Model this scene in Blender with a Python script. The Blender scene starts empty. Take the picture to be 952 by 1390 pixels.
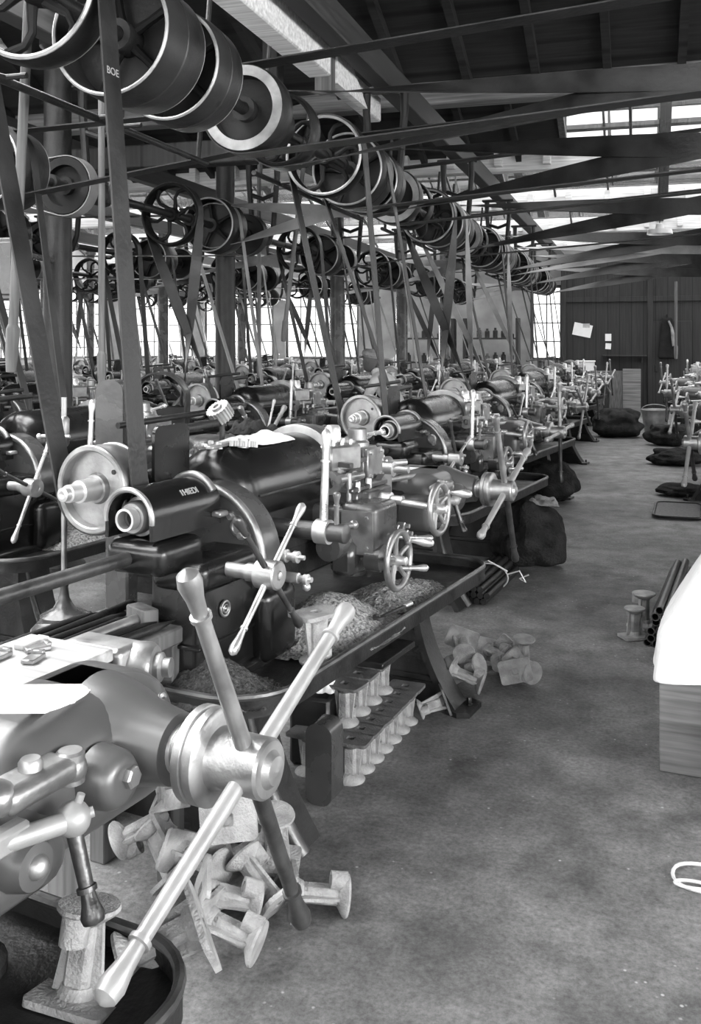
import bpy, math, random, mathutils
from mathutils import Vector, Matrix
V = Vector
R = random.Random(7)
scene = bpy.context.scene
COL = scene.collection
PI = math.pi

# ------------------------------------------------------------------ materials
def mat(name, base, rough=.5, metal=0., var=.25, scale=8., bump=0., bscale=60., spec=.5, rvar=.1):
    m = bpy.data.materials.new(name); m.use_nodes = True
    n = m.node_tree.nodes; l = m.node_tree.links
    b = n['Principled BSDF']
    b.inputs['Metallic'].default_value = metal
    b.inputs['Specular IOR Level'].default_value = spec
    tc = n.new('ShaderNodeTexCoord')
    no = n.new('ShaderNodeTexNoise'); no.inputs['Scale'].default_value = scale; no.inputs['Detail'].default_value = 5
    l.new(tc.outputs['Object'], no.inputs['Vector'])
    cr = n.new('ShaderNodeMapRange'); cr.inputs['From Min'].default_value = .3; cr.inputs['From Max'].default_value = .7
    cr.inputs['To Min'].default_value = base*(1-var); cr.inputs['To Max'].default_value = min(1, base*(1+var))
    l.new(no.outputs['Fac'], cr.inputs['Value'])
    co = n.new('ShaderNodeCombineColor')
    for k in ('Red', 'Green', 'Blue'): l.new(cr.outputs['Result'], co.inputs[k])
    l.new(co.outputs['Color'], b.inputs['Base Color'])
    rr = n.new('ShaderNodeMapRange'); rr.inputs['From Min'].default_value = .3; rr.inputs['From Max'].default_value = .7
    rr.inputs['To Min'].default_value = max(.05, rough-rvar); rr.inputs['To Max'].default_value = min(1, rough+rvar)
    l.new(no.outputs['Fac'], rr.inputs['Value']); l.new(rr.outputs['Result'], b.inputs['Roughness'])
    if bump:
        n2 = n.new('ShaderNodeTexNoise'); n2.inputs['Scale'].default_value = bscale; n2.inputs['Detail'].default_value = 4
        l.new(tc.outputs['Object'], n2.inputs['Vector'])
        bp = n.new('ShaderNodeBump'); bp.inputs['Strength'].default_value = bump; bp.inputs['Distance'].default_value = .02
        l.new(n2.outputs['Fac'], bp.inputs['Height']); l.new(bp.outputs['Normal'], b.inputs['Normal'])
    return m

def wood(name, base, axis='Z', rough=.7, var=.5, gap=7.):
    """boards: long grain plus dark joints between boards"""
    m = mat(name, base, rough, 0, var, 3.)
    n = m.node_tree.nodes; l = m.node_tree.links; b = n['Principled BSDF']
    no = [x for x in n if x.type == 'TEX_NOISE'][0]
    tc = [x for x in n if x.type == 'TEX_COORD'][0]
    mp = n.new('ShaderNodeMapping'); s = {'X': (.6, 14, 14), 'Y': (14, .6, 14), 'Z': (14, 14, .6)}[axis]
    mp.inputs['Scale'].default_value = s
    l.new(tc.outputs['Object'], mp.inputs['Vector']); l.new(mp.outputs['Vector'], no.inputs['Vector'])
    if gap:
        w = n.new('ShaderNodeTexWave'); w.wave_type = 'BANDS'
        w.bands_direction = {'X': 'Z', 'Y': 'X', 'Z': 'X'}[axis]
        w.inputs['Scale'].default_value = gap/6.0; w.inputs['Distortion'].default_value = 0
        l.new(tc.outputs['Object'], w.inputs['Vector'])
        mr = n.new('ShaderNodeMapRange'); mr.inputs['From Min'].default_value = 0; mr.inputs['From Max'].default_value = .03
        mr.inputs['To Min'].default_value = .25; mr.inputs['To Max'].default_value = 1
        l.new(w.outputs['Fac'], mr.inputs['Value'])
        mx = n.new('ShaderNodeMix'); mx.data_type = 'RGBA'; mx.blend_type = 'MULTIPLY'; mx.inputs[0].default_value = 1
        src = b.inputs['Base Color'].links[0].from_socket
        l.new(src, mx.inputs[6]); l.new(mr.outputs['Result'], mx.inputs[7]); l.new(mx.outputs[2], b.inputs['Base Color'])
    return m

M = {}
M['black'] = mat('black_enamel_iron', .008, .25, 0, .3, 7, .03, 40, .5, .04)
M['iron'] = mat('dark_cast_iron', .014, .42, 0, .5, 12, .12, 70, .4)
M['greyiron'] = mat('grey_painted_iron', .055, .27, 0, .3, 7, .05, 40, .6, .07)
M['steel'] = mat('bright_steel', .6, .36, .75, .15, 14, .04, 120)
M['dsteel'] = mat('dull_steel', .34, .4, .8, .3, 14, .06, 100)
M['slide'] = mat('oily_slide_steel', .16, .36, .8, .3, 12, .06, 100)
M['gearcase'] = mat('glossy_grey_machine_paint', .1, .33, .25, .12, 5, .02, 30, .6, .03)
M['worn'] = mat('hand_worn_steel', .33, .45, .4, .15, 12, .05, 90)
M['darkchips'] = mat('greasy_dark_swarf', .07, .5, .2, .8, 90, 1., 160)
M['bsteel'] = mat('oil_black_steel', .1, .38, .7, .4, 14, .08, 80)
M['casting'] = mat('raw_grey_casting', .34, .6, 0, .35, 18, .4, 160, .4)
M['casting_shaded'] = mat('shaded_grey_casting', .12, .65, 0, .35, 18, .4, 160, .35)  # darker copy of the raw casting, with the tray's shade put into the colour
M['belt'] = mat('oiled_leather_belt', .026, .42, 0, .5, 5, .12, 40, .35)
M['belt_pale'] = mat('worn_leather_belt', .2, .42, 0, .45, 3, .12, 40, .5)
M['pulley'] = mat('black_pulley_iron', .009, .5, 0, .4, 8, .1, 40, .22)
M['rim'] = mat('worn_pulley_rim', .4, .4, .5, .35, 10, .1, 60)
M['rimdark'] = mat('lacquered_paper_pulley', .022, .4, 0, .5, 4, .1, 40, .28)
M['wood'] = wood('dark_oily_boards', .022, 'Z', .75, .6, 7)
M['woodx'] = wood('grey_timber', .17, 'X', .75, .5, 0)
M['woody'] = wood('grey_timber_lengthwise', .035, 'Y', .75, .5, 0)
M['woodplain'] = wood('old_grey_timber', .11, 'Z', .75, .5, 0)
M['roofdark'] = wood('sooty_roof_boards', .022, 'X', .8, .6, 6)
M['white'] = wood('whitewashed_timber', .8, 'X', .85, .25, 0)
M['whitewall'] = mat('whitewash', .32, .9, 0, .25, 2, .2, 12, .2)
M['plank'] = wood('scrubbed_pale_plank', .42, 'Y', .7, .35, 0)
M['cloth'] = mat('white_cotton_cloth', .78, .95, 0, .08, 6, .5, 30, .1)
M['paper'] = mat('white_paper', .8, .8, 0, .06, 5)
M['sack'] = mat('dirty_sackcloth', .03, .95, 0, .5, 9, .7, 60, .1)
M['palesack'] = mat('pale_sackcloth', .28, .95, 0, .4, 9, .7, 60, .1)
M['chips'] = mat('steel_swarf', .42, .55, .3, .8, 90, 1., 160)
M['wire'] = mat('galvanised_wire', .75, .4, .2, .1)
M['zinc'] = mat('dented_zinc', .4, .45, .6, .4, 6, .3, 20)
M['enamel'] = mat('white_enamel', .7, .3, 0, .1)
M['cord'] = mat('black_cord', .02, .7)
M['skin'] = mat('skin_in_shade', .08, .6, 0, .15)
M['shirt'] = mat('pale_work_shirt', .55, .9, 0, .15, 6, .4, 30, .1)
M['trousers'] = mat('dark_work_trousers', .05, .9, 0, .3, 6, .4, 30, .1)
M['letter'] = mat('raised_worn_lettering', .38, .5, .2, .1)
M['coat'] = mat('dark_wool_coat', .02, .95, 0, .3, 6, .4, 30, .1)

def floor_mat():
    m = bpy.data.materials.new('oily_shop_floor'); m.use_nodes = True
    n = m.node_tree.nodes; l = m.node_tree.links; b = n['Principled BSDF']
    tc = n.new('ShaderNodeTexCoord')
    def noise(s, d=6, r=.6):
        x = n.new('ShaderNodeTexNoise'); x.inputs['Scale'].default_value = s; x.inputs['Detail'].default_value = d; x.inputs['Roughness'].default_value = r
        l.new(tc.outputs['Object'], x.inputs['Vector']); return x.outputs['Fac']
    def mr(v, a, c, lo, hi):
        x = n.new('ShaderNodeMapRange'); x.inputs['From Min'].default_value = a; x.inputs['From Max'].default_value = c
        x.inputs['To Min'].default_value = lo; x.inputs['To Max'].default_value = hi; l.new(v, x.inputs['Value']); return x.outputs['Result']
    def math_(op, a, c):
        x = n.new('ShaderNodeMath'); x.operation = op
        l.new(a, x.inputs[0])
        if isinstance(c, float): x.inputs[1].default_value = c
        else: l.new(c, x.inputs[1])
        return x.outputs[0]
    big = mr(noise(.9), .35, .68, .105, .215)
    mid = mr(noise(5, 8, .7), .35, .68, .62, 1.35)
    fine = mr(noise(60, 6, .75), .33, .67, .6, 1.4)
    stain = mr(noise(2.3, 3), .58, .72, 1., .55)
    v = math_('MULTIPLY', math_('MULTIPLY', math_('MULTIPLY', big, mid), fine), stain)
    vo = n.new('ShaderNodeTexVoronoi'); vo.inputs['Scale'].default_value = 22; vo.inputs['Randomness'].default_value = 1
    l.new(tc.outputs['Object'], vo.inputs['Vector'])
    sp = mr(vo.outputs['Distance'], .06, .13, .3, 0.)
    sp = math_('MULTIPLY', sp, mr(noise(3.1, 2), .52, .62, 0., 1.))
    v = math_('ADD', v, sp)
    co = n.new('ShaderNodeCombineColor')
    for k in ('Red', 'Green', 'Blue'): l.new(v, co.inputs[k])
    l.new(co.outputs['Color'], b.inputs['Base Color'])
    l.new(mr(noise(4), .3, .7, .5, .75), b.inputs['Roughness'])
    b.inputs['Specular IOR Level'].default_value = .35
    bp = n.new('ShaderNodeBump'); bp.inputs['Strength'].default_value = .35; bp.inputs['Distance'].default_value = .01
    l.new(noise(30, 6), bp.inputs['Height']); l.new(bp.outputs['Normal'], b.inputs['Normal'])
    return m
M['floor'] = floor_mat()

def glass_mat():
    m = bpy.data.materials.new('dusty_window_glass'); m.use_nodes = True
    n = m.node_tree.nodes; l = m.node_tree.links; n.clear()
    o = n.new('ShaderNodeOutputMaterial'); mx = n.new('ShaderNodeMixShader')
    t = n.new('ShaderNodeBsdfTransparent'); g = n.new('ShaderNodeBsdfGlossy'); g.inputs['Roughness'].default_value = .15
    t.inputs['Color'].default_value = (.98, .98, .98, 1)
    mx.inputs[0].default_value = .03
    l.new(t.outputs[0], mx.inputs[1]); l.new(g.outputs[0], mx.inputs[2]); l.new(mx.outputs[0], o.inputs[0])
    return m
M['glass'] = glass_mat()

# ------------------------------------------------------------------ mesh builder
def basis(ax):
    ax = V(ax).normalized()
    u = ax.cross(V((0, 0, 1)))
    if u.length < 1e-4: u = V((1, 0, 0))
    u.normalize(); v = ax.cross(u).normalized()
    return ax, u, v

class MB:
    def __init__(s): s.v = []; s.f = []
    def add(s, vs, fs, mx=None):
        o = len(s.v)
        s.v += [tuple(mx @ V(p)) if mx is not None else tuple(p) for p in vs]
        s.f += [tuple(i+o for i in f) for f in fs]
        return s
    def box(s, c, d, bev=.004, mx=None):
        hx, hy, hz = d[0]/2, d[1]/2, d[2]/2; b = min(bev, hx*.49, hy*.49, hz*.49)
        vs = []; idx = {}
        for i in (-1, 1):
            for j in (-1, 1):
                for k in (-1, 1):
                    for a in range(3):
                        p = [i*(hx-b), j*(hy-b), k*(hz-b)]; p[a] = (i, j, k)[a]*(hx, hy, hz)[a]
                        idx[(i, j, k, a)] = len(vs); vs.append((p[0]+c[0], p[1]+c[1], p[2]+c[2]))
        fs = []
        def cor(a, sa, ob, sb, oc, sc_):
            t = [0, 0, 0]; t[a] = sa; t[ob] = sb; t[oc] = sc_; return tuple(t)
        for a in range(3):
            ob, oc = (a+1) % 3, (a+2) % 3
            for sa in (-1, 1):
                q = [idx[cor(a, sa, ob, x, oc, y)+(a,)] for x, y in ((-1, -1), (1, -1), (1, 1), (-1, 1))]
                fs.append(tuple(q if sa > 0 else q[::-1]))
            for sb in (-1, 1):
                for sc_ in (-1, 1):
                    p0 = cor(a, -1, ob, sb, oc, sc_); p1 = cor(a, 1, ob, sb, oc, sc_)
                    q = [idx[p0+(ob,)], idx[p1+(ob,)], idx[p1+(oc,)], idx[p0+(oc,)]]
                    fs.append(tuple(q if sb*sc_ < 0 else q[::-1]))
        for i in (-1, 1):
            for j in (-1, 1):
                for k in (-1, 1):
                    q = [idx[(i, j, k, a)] for a in range(3)]
                    fs.append(tuple(q if i*j*k > 0 else q[::-1]))
        return s.add(vs, fs, mx)
    def rbox(s, c, d, r, n=5, mx=None, taper=None):
        h = [x/2-r for x in d]
        lat = [-PI/2+PI/2*i/n for i in range(n+1)]; lat2 = [PI/2*i/n for i in range(n+1)]
        rows = [(a, -1) for a in lat]+[(a, 1) for a in lat2]
        cols = []
        for q, (sx, sy) in enumerate(((1, 1), (-1, 1), (-1, -1), (1, -1))):
            for i in range(n+1): cols.append((PI/2*q+PI/2*i/n, sx, sy))
        vs = []
        for la, sz in rows:
            for lo, sx, sy in cols:
                x = sx*h[0]+r*math.cos(la)*math.cos(lo); y = sy*h[1]+r*math.cos(la)*math.sin(lo); z = sz*h[2]+r*math.sin(la)
                if taper:
                    t = (z+d[2]/2)/d[2]; f = 1+(taper-1)*t; x *= f; y *= f
                vs.append((x+c[0], y+c[1], z+c[2]))
        m = len(cols); fs = []
        for i in range(len(rows)-1):
            for j in range(m):
                fs.append((i*m+j, i*m+(j+1) % m, (i+1)*m+(j+1) % m, (i+1)*m+j))
        fs.append(tuple(reversed(range(m)))); fs.append(tuple(range((len(rows)-1)*m, len(rows)*m)))
        return s.add(vs, fs, mx)
    def lathe(s, p, ax, prof, seg=24, closed=False, mx=None, a0=0., a1=2*PI):
        ax, u, v = basis(ax); p = V(p); vs = []; full = abs(a1-a0-2*PI) < 1e-6
        na = seg if full else seg+1
        for t, r in prof:
            for i in range(na):
                a = a0+(a1-a0)*i/seg
                vs.append(p+ax*t+(u*math.cos(a)+v*math.sin(a))*max(r, 1e-5))
        n = len(prof); fs = []
        for k in range(n if closed else n-1):
            k2 = (k+1) % n
            for i in range(seg):
                i2 = (i+1) % na
                fs.append((k*na+i, k*na+i2, k2*na+i2, k2*na+i))
        if not closed:
            if prof[0][1] > 1e-4: fs.append(tuple(reversed(range(na))))
            if prof[-1][1] > 1e-4: fs.append(tuple(range((n-1)*na, n*na)))
        if closed and not full:
            fs.append(tuple(k*na for k in range(n))); fs.append(tuple(k*na+na-1 for k in reversed(range(n))))
        return s.add(vs, fs, mx)
    def tube(s, p, q, r0, r1=None, seg=14, mx=None):
        p = V(p); q = V(q); d = q-p
        return s.lathe(p, d, [(0, r0), (d.length, r0 if r1 is None else r1)], seg, mx=mx)
    def torus(s, c, ax, RR, r, seg=28, ms=8, mx=None):
        return s.lathe(c, ax, [(r*math.cos(2*PI*i/ms), RR+r*math.sin(2*PI*i/ms)) for i in range(ms)], seg, True, mx=mx)
    def ball(s, c, r, ax=(0, 0, 1), st=1., n=8, seg=16, mx=None):
        return s.lathe(c, ax, [(-r*st*math.cos(PI*i/n), r*math.sin(PI*i/n)) for i in range(n+1)], seg, mx=mx)
    def sweep(s, pts, r, seg=8, closed=False, mx=None):
        pts = [V(p) for p in pts]; n = len(pts); vs = []; fs = []
        rs = r if isinstance(r, (list, tuple)) else [r]*n
        pu = None
        for i, p in enumerate(pts):
            t = (pts[(i+1) % n]-pts[i-1]) if closed else (pts[min(i+1, n-1)]-pts[max(i-1, 0)])
            t.normalize()
            if pu is None: _, u, _ = basis(t)
            else:
                u = pu-t*pu.dot(t)
                if u.length < 1e-5: _, u, _ = basis(t)
                u.normalize()
            w = t.cross(u); pu = u
            for k in range(seg):
                a = 2*PI*k/seg; vs.append(p+(u*math.cos(a)+w*math.sin(a))*rs[i])
        for i in range(n if closed else n-1):
            j = (i+1) % n
            for k in range(seg): fs.append((i*seg+k, i*seg+(k+1) % seg, j*seg+(k+1) % seg, j*seg+k))
        if not closed: fs += [tuple(reversed(range(seg))), tuple(range((n-1)*seg, n*seg))]
        return s.add(vs, fs, mx)
    def prism(s, poly, o, u, v, depth, mx=None):
        """polygon (2D) in plane o,u,v pushed along u x v by depth"""
        o = V(o); u = V(u).normalized(); v = V(v).normalized(); w = u.cross(v)*depth; n = len(poly)
        vs = [o+u*a+v*b for a, b in poly]+[o+u*a+v*b+w for a, b in poly]
        fs = [tuple(reversed(range(n))), tuple(range(n, 2*n))]+[(i, (i+1) % n, n+(i+1) % n, n+i) for i in range(n)]
        return s.add(vs, fs, mx)
    def band(s, pairs, th, closed=False):
        """strip through (a, b) edge pairs with thickness th"""
        n = len(pairs); vs = []
        for i, (a, b) in enumerate(pairs):
            a = V(a); b = V(b)
            t = V(pairs[(i+1) % n][0])-V(pairs[i-1][0]) if closed else V(pairs[min(i+1, n-1)][0])-V(pairs[max(i-1, 0)][0])
            nn = t.cross(b-a).normalized()*th/2
            vs += [a-nn, b-nn, b+nn, a+nn]
        fs = []
        for i in range(n if closed else n-1):
            j = (i+1) % n
            for k in range(4): fs.append((i*4+k, i*4+(k+1) % 4, j*4+(k+1) % 4, j*4+k))
        if not closed: fs += [(3, 2, 1, 0), ((n-1)*4, (n-1)*4+1, (n-1)*4+2, (n-1)*4+3)]
        return s.add(vs, fs)
    def mesh(s, name, m, angle=38):
        me = bpy.data.meshes.new(name); me.from_pydata(s.v, [], s.f); me.update()
        import bmesh
        bm = bmesh.new(); bm.from_mesh(me); bmesh.ops.recalc_face_normals(bm, faces=bm.faces[:]); bm.to_mesh(me); bm.free()
        me.polygons.foreach_set('use_smooth', [True]*len(me.polygons)); me.set_sharp_from_angle(angle=math.radians(angle))
        me.materials.append(m); return me
    def build(s, name, m, parent=None, loc=(0, 0, 0), rot=None, angle=38):
        o = bpy.data.objects.new(name, s.mesh(name, M[m] if isinstance(m, str) else m, angle)); COL.objects.link(o)
        o.location = loc
        if rot: o.rotation_euler = rot
        if parent is not None: o.parent = parent
        return o

def tag(o, label, cat, group=None, kind=None):
    o['label'] = label; o['category'] = cat
    if group: o['group'] = group
    if kind: o['kind'] = kind
    return o
def thing(name, label, cat, loc=(0, 0, 0), rotz=0, group=None, rot=None):
    o = bpy.data.objects.new(name, None); COL.objects.link(o); o.empty_display_size = .1
    o.location = loc; o.rotation_euler = rot if rot else (0, 0, rotz)
    return tag(o, label, cat, group)
def struct(name, mb, m, label=None):
    o = mb.build(name, m); o['kind'] = 'structure'
    if label: o['label'] = label
    return o
def kids(o): return [c for c in ALLKIDS.get(o.name, ())] if False else list(o.children)
def copy_tree(o, parent=None, skip=()):
    c = o.copy(); COL.objects.link(c)
    if parent is not None: c.parent = parent
    for ch in kids(o):
        if ch.name.split('.')[0] in skip: continue
        copy_tree(ch, c, skip)
    return c
def text_mesh(body, size, depth):
    cu = bpy.data.curves.new('lettering', 'FONT'); cu.body = body; cu.size = size; cu.extrude = depth; cu.align_x = 'CENTER'; cu.align_y = 'CENTER'
    o = bpy.data.objects.new('lettering_curve', cu); COL.objects.link(o)
    bpy.context.view_layer.update()
    me = bpy.data.meshes.new_from_object(o.evaluated_get(bpy.context.evaluated_depsgraph_get()))
    bpy.data.objects.remove(o); bpy.data.curves.remove(cu)
    me.materials.clear(); me.materials.append(M['letter'])
    return me
def rrect(w, h, r, n=5):
    p = []
    for cx, cy, a in ((w/2-r, h/2-r, 0), (-w/2+r, h/2-r, 90), (-w/2+r, -h/2+r, 180), (w/2-r, -h/2+r, 270)):
        for i in range(n+1):
            t = math.radians(a+90*i/n); p.append((cx+r*math.cos(t), cy+r*math.sin(t)))
    return p

# ------------------------------------------------------------------ camera
F, CX, CY, EYE, TH = 1300., 476., 465., 1.6, math.radians(17.02)
cs, sn = math.cos(TH), math.sin(TH)
cd = bpy.data.cameras.new('camera'); cam = bpy.data.objects.new('camera', cd); COL.objects.link(cam)
cam.location = (0, 0, EYE); cam.rotation_euler = (PI/2, 0, TH)
cd.sensor_fit = 'VERTICAL'; cd.sensor_height = 36; cd.lens = F*36/1390
cd.shift_y = -(695-CY)/1390; cd.clip_start = .05; cd.clip_end = 200
scene.camera = cam
def at(px, py, d):
    k = (px-CX)/F; return V((d*(k*cs-sn), d*(k*sn+cs), EYE-(py-CY)/F*d))
def on_floor(px, py): return at(px, py, EYE*F/(py-CY))

# ------------------------------------------------------------------ the turret lathe
PHI = math.radians(10.1); ROT = PI/2-PHI
LV = V((math.sin(PHI), math.cos(PHI), 0)); NV = V((math.cos(PHI), -math.sin(PHI), 0))
def lathe_origin(k): return V((-1.45, 2.505+2.95*(k-1), 0))
def lw(k, x, y, z): return lathe_origin(k)+LV*x-NV*y+V((0, 0, z))

def knob_arm(mb, p, q, r=.0085, kr=.019, kl=.075):
    """a bar from p to q that ends in a long pear-shaped grip"""
    p = V(p); q = V(q); d = (q-p).normalized(); Ln = (q-p).length
    mb.lathe(p, d, [(0, r*1.15), (Ln-kl-.006, r), (Ln-kl-.005, r*1.35), (Ln-kl+.002, r*1.35), (Ln-kl+.003, r*.95), (Ln-kl*.62, kr*.72), (Ln-kl*.3, kr), (Ln-kl*.12, kr*.86), (Ln-.003, kr*.4), (Ln, 0)], 14)
def bolt(mb, p, ax, r=.012, h=.01):
    ax = V(ax).normalized()
    mb.lathe(p, ax, [(0, r*1.4), (h*.25, r*1.4), (h*.26, r), (h, r), (h+.003, r*.8), (h+.003, 0)], 6)

def make_handwheel(name, RR, parent, loc, crank=True, spokes=5):
    mb = MB()
    mb.torus((0, 0, 0), (0, 1, 0), RR-.012, .0125, 32, 10)
    w = mb.build(name, 'dsteel', parent, loc)
    for i in range(spokes):
        a = 2*PI*i/spokes+.4
        m2 = MB(); m2.sweep([(0, .012, 0), (math.cos(a)*RR*.5, .008, math.sin(a)*RR*.5), (math.cos(a)*(RR-.014), 0, math.sin(a)*(RR-.014))], [.012, .009, .008], 8)
        m2.build('spoke', 'dsteel', w)
    h = MB(); h.lathe((0, .03, 0), (0, -1, 0), [(0, .022), (.03, .024), (.045, .016), (.062, .016), (.066, .01), (.066, 0)], 16)
    h.build('hub', 'steel', w)
    if crank:
        a = math.radians(35)
        c = MB(); x, z = math.cos(a)*(RR-.014), math.sin(a)*(RR-.014)
        c.lathe((x, 0, z), (0, -1, 0), [(0, .011), (.012, .011), (.014, .006), (.03, .008), (.065, .0155), (.09, .016), (.103, .01), (.107, 0)], 14)
        c.build('crank_handle', 'steel', w)
    return w

def make_lathe():
    t = thing('turret_lathe', 'x', 'lathe', (0, 0, 0), 0, 'turret lathes')
    P = lambda mb, n, m, par=t, loc=(0, 0, 0), **k: mb.build(n, m, par, loc, **k)
    # -- tray
    out = []
    def arc(cx, cy, r, a, b, n=8):
        for i in range(n+1):
            g = math.radians(a+(b-a)*i/n); out.append((cx+r*math.cos(g), cy+r*math.sin(g)))
    arc(.20, -.255, .20, 180, 270); arc(1.82, -.305, .15, 270, 360); arc(1.87, .23, .1, 0, 90); arc(.1, .23, .1, 90, 180)
    mb = MB(); mb.prism(out, (0, 0, .55), (1, 0, 0), (0, 1, 0), .014)
    n = len(out)
    mb.band([((x, y, .545), (x, y, .602)) for x, y in out], .009, True)
    P(mb, 'tray', 'iron')
    lip = MB(); lip.sweep([(x, y, .603) for x, y in out], .0105, 8, True); P(lip, 'tray_lip', 'bsteel')
    # -- legs
    for lx, ww in ((.36, .27), (1.72, .14)):
        prof = []
        zz = [.548-.548*i/14 for i in range(15)]
        hw = lambda z: .19+(.20 if lx > 1 else .17)*(1-z/.548)**2.2
        web = [(hw(z)-.015, z) for z in zz]+[(-hw(z)+.015, z) for z in reversed(zz)]
        mb = MB(); mb.prism(web, (lx-.016, 0, 0), (0, 1, 0), (0, 0, 1), .032)
        for s in (-1, 1):
            mb.band([((lx-ww/2*(.72+.28*(1-z/.548)), s*hw(z), z), (lx+ww/2*(.72+.28*(1-z/.548)), s*hw(z), z)) for z in zz], .03)
        mb.box((lx, 0, .54), (ww*1.2, .42, .022), .006)
        for z in (.12, .34): mb.box((lx, 0, z), (.05, 2*hw(z)-.04, .03), .006)
        leg = P(mb, 'leg', 'iron')
        if lx < 1:
            for s in (-1, 1): rb = MB(); rb.sweep([(lx-.05+.07*(1-z/.548), s*(hw(z)+.008), z) for z in zz], [.012+.02*(1-z/.548) for z in zz], 10); rb.build('leg_rib', 'bsteel', leg)
        for s in (-1, 1) if lx > 1 else ():
            fb = MB(); fb.prism([(-.075, -.05), (.075, -.05), (.1, 0), (.075, .06), (-.075, .06), (-.1, 0)], (lx, s*.41, 0), (1, 0, 0), (0, 1, 0), .022)
            bolt(fb, (lx+.02, s*.425, .022), (0, 0, 1), .011, .03)
            fb.build('foot_plate', 'iron', leg)
    # -- bed
    mb = MB(); mb.box((1.14, .03, .80), (1.68, .26, .13), .012)
    for y in (-.08, .13): mb.prism([(-.03, 0), (.03, 0), (.012, .03), (-.012, .03)], (.36, y, .863), (0, 1, 0), (0, 0, 1), 1.6)
    mb.box((1.5, -.105, .76), (.9, .03, .02), .004)
    P(mb, 'bed', 'iron')
    mb = MB(); mb.lathe((1.8, -.06, .56), (0, 0, 1), [(0, .075), (.02, .075), (.04, .055), (.18, .048), (.2, .06)], 18); mb.lathe((1.62, .1, .56), (0, 0, 1), [(0, .075), (.02, .075), (.04, .055), (.18, .048), (.2, .06)], 18)
    P(mb, 'bed_column', 'iron')
    # -- pedestal under the headstock
    mb = MB()
    mb.rbox((.33, -.095, .74), (.5, .2, .36), .03, 4, taper=.95); mb.rbox((.47, .06, .74), (.24, .3, .36), .03, 4)
    mb.box((.33, -.095, .575), (.56, .25, .04), .015)
    mb.box((.33, -.095, .70), (.512, .212, .012), .004)
    mb.rbox((.47, -.2, .69), (.2, .1, .24), .04, 4)
    mb.rbox((.30, -.12, .905), (.46, .2, .09), .03, 4)
    mb.rbox((.1, -.02, .965), (.22, .22, .1), .035, 4)
    pd = P(mb, 'pedestal', 'black')
    mb = MB(); mb.torus((.21, -.197, .79), (0, 1, 0), .022, .005, 20, 8); mb.torus((.21, -.199, .79), (0, 1, 0), .012, .003, 18, 6); mb.ball((.21, -.196, .79), .008); mb.build('sight_glass', 'dsteel', pd)
    mb = MB()
    mb.lathe((.49, -.2, .90), (0, -1, 0), [(0, .022), (.05, .022), (.052, .014), (.075, .014), (.077, .02), (.092, .02), (.094, .009), (.115, .008), (.115, 0)], 12)
    mb.lathe((.53, -.22, .82), (0, -1, 0), [(0, .018), (.05, .018), (.052, .012), (.07, .012), (.072, .018), (.085, .018), (.087, .01), (.1, .009), (.1, 0)], 12)
    mb.ball((.53, -.3, .795), .014); mb.ball((.55, -.28, .8), .01)
    P(mb, 'pipe_fitting', 'steel')
    # -- arched end cover
    poly = [(.237*math.cos(a), .237*math.sin(a)) for a in [PI*i/28 for i in range(29)]]+[(-.237, -.05), (-.19, -.09), (.19, -.09), (.237, -.05)]
    mb = MB(); mb.prism(poly, (.37, 0, .9), (0, 1, 0), (0, 0, 1), .1)
    ec = P(mb, 'end_cover', 'greyiron')
    mb = MB(); mb.sweep([(.372, .228*math.cos(a), .9+.228*math.sin(a)) for a in [PI*i/30-.1 for i in range(34)]], .0135, 10)
    mb.build('cover_bead', 'dsteel', ec)
    mb = MB()
    for y, z in ((-.15, .98), (-.185, .90), (.12, 1.02), (-.11, 1.04)): bolt(mb, (.37, y, z), (-1, 0, 0), .012, .012)
    mb.lathe((.37, -.14, 1.005), (-1, 0, 0), [(0, .03), (.006, .03), (.009, .022), (.004, .02), (.004, 0)], 20)
    mb.build('cover_bolt', 'dsteel', ec)
    # -- spindle hood
    poly = []
    Ro, Ri = .09, .077
    an = [math.radians(-8+196*i/24) for i in range(25)]
    poly = [(Ro*math.cos(a), Ro*math.sin(a)) for a in an]+[(-Ro, -.06), (-Ri, -.06)]+[(Ri*math.cos(a), Ri*math.sin(a)) for a in reversed(an)]+[(Ri, -.06), (Ro, -.06)]
    mb = MB(); mb.prism(poly, (0, 0, 1.08), (0, 1, 0), (0, 0, 1), .34)
    hood = P(mb, 'spindle_hood', 'black')
    mb = MB(); mb.sweep([(.0, Ro*math.cos(a)*.96, 1.08+Ro*math.sin(a)*.96) for a in an], .0085, 8); mb.build('hood_rim', 'dsteel', hood)
    mb = MB(); mb.sweep([(.31+.03*max(0, -math.sin(a)), 1.06*Ro*math.cos(a), 1.08+1.06*Ro*math.sin(a)) for a in [math.radians(150-165*i/24) for i in range(25)]], .012, 10); mb.box((.315, -.105, 1.055), (.05, .035, .018), .006)
    mb.build('hood_band', 'dsteel', hood)
    lt = bpy.data.objects.new('lettering', text_mesh('1HIEDI', .03, .0012)); COL.objects.link(lt); lt.parent = hood
    al = math.radians(40); Yn = V((0, -math.cos(al), math.sin(al))); Xn = V((1, 0, 0)); up = Yn.cross(Xn)
    lt.matrix_local = Matrix.Translation(V((.2, 0, 1.08))+Yn*(Ro+.001)) @ Matrix((Xn, up, Yn)).transposed().to_4x4()
    # -- spindle
    mb = MB(); mb.lathe((.02, 0, 1.08), (1, 0, 0), [(0, .03), (-.008, .033), (-.008, .044), (.0, .05), (.03, .05), (.032, .06), (.05, .06), (.052, .046), (.4, .046), (.4, .024), (.0, .024)], 28, True)
    P(mb, 'spindle', 'dsteel')
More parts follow.
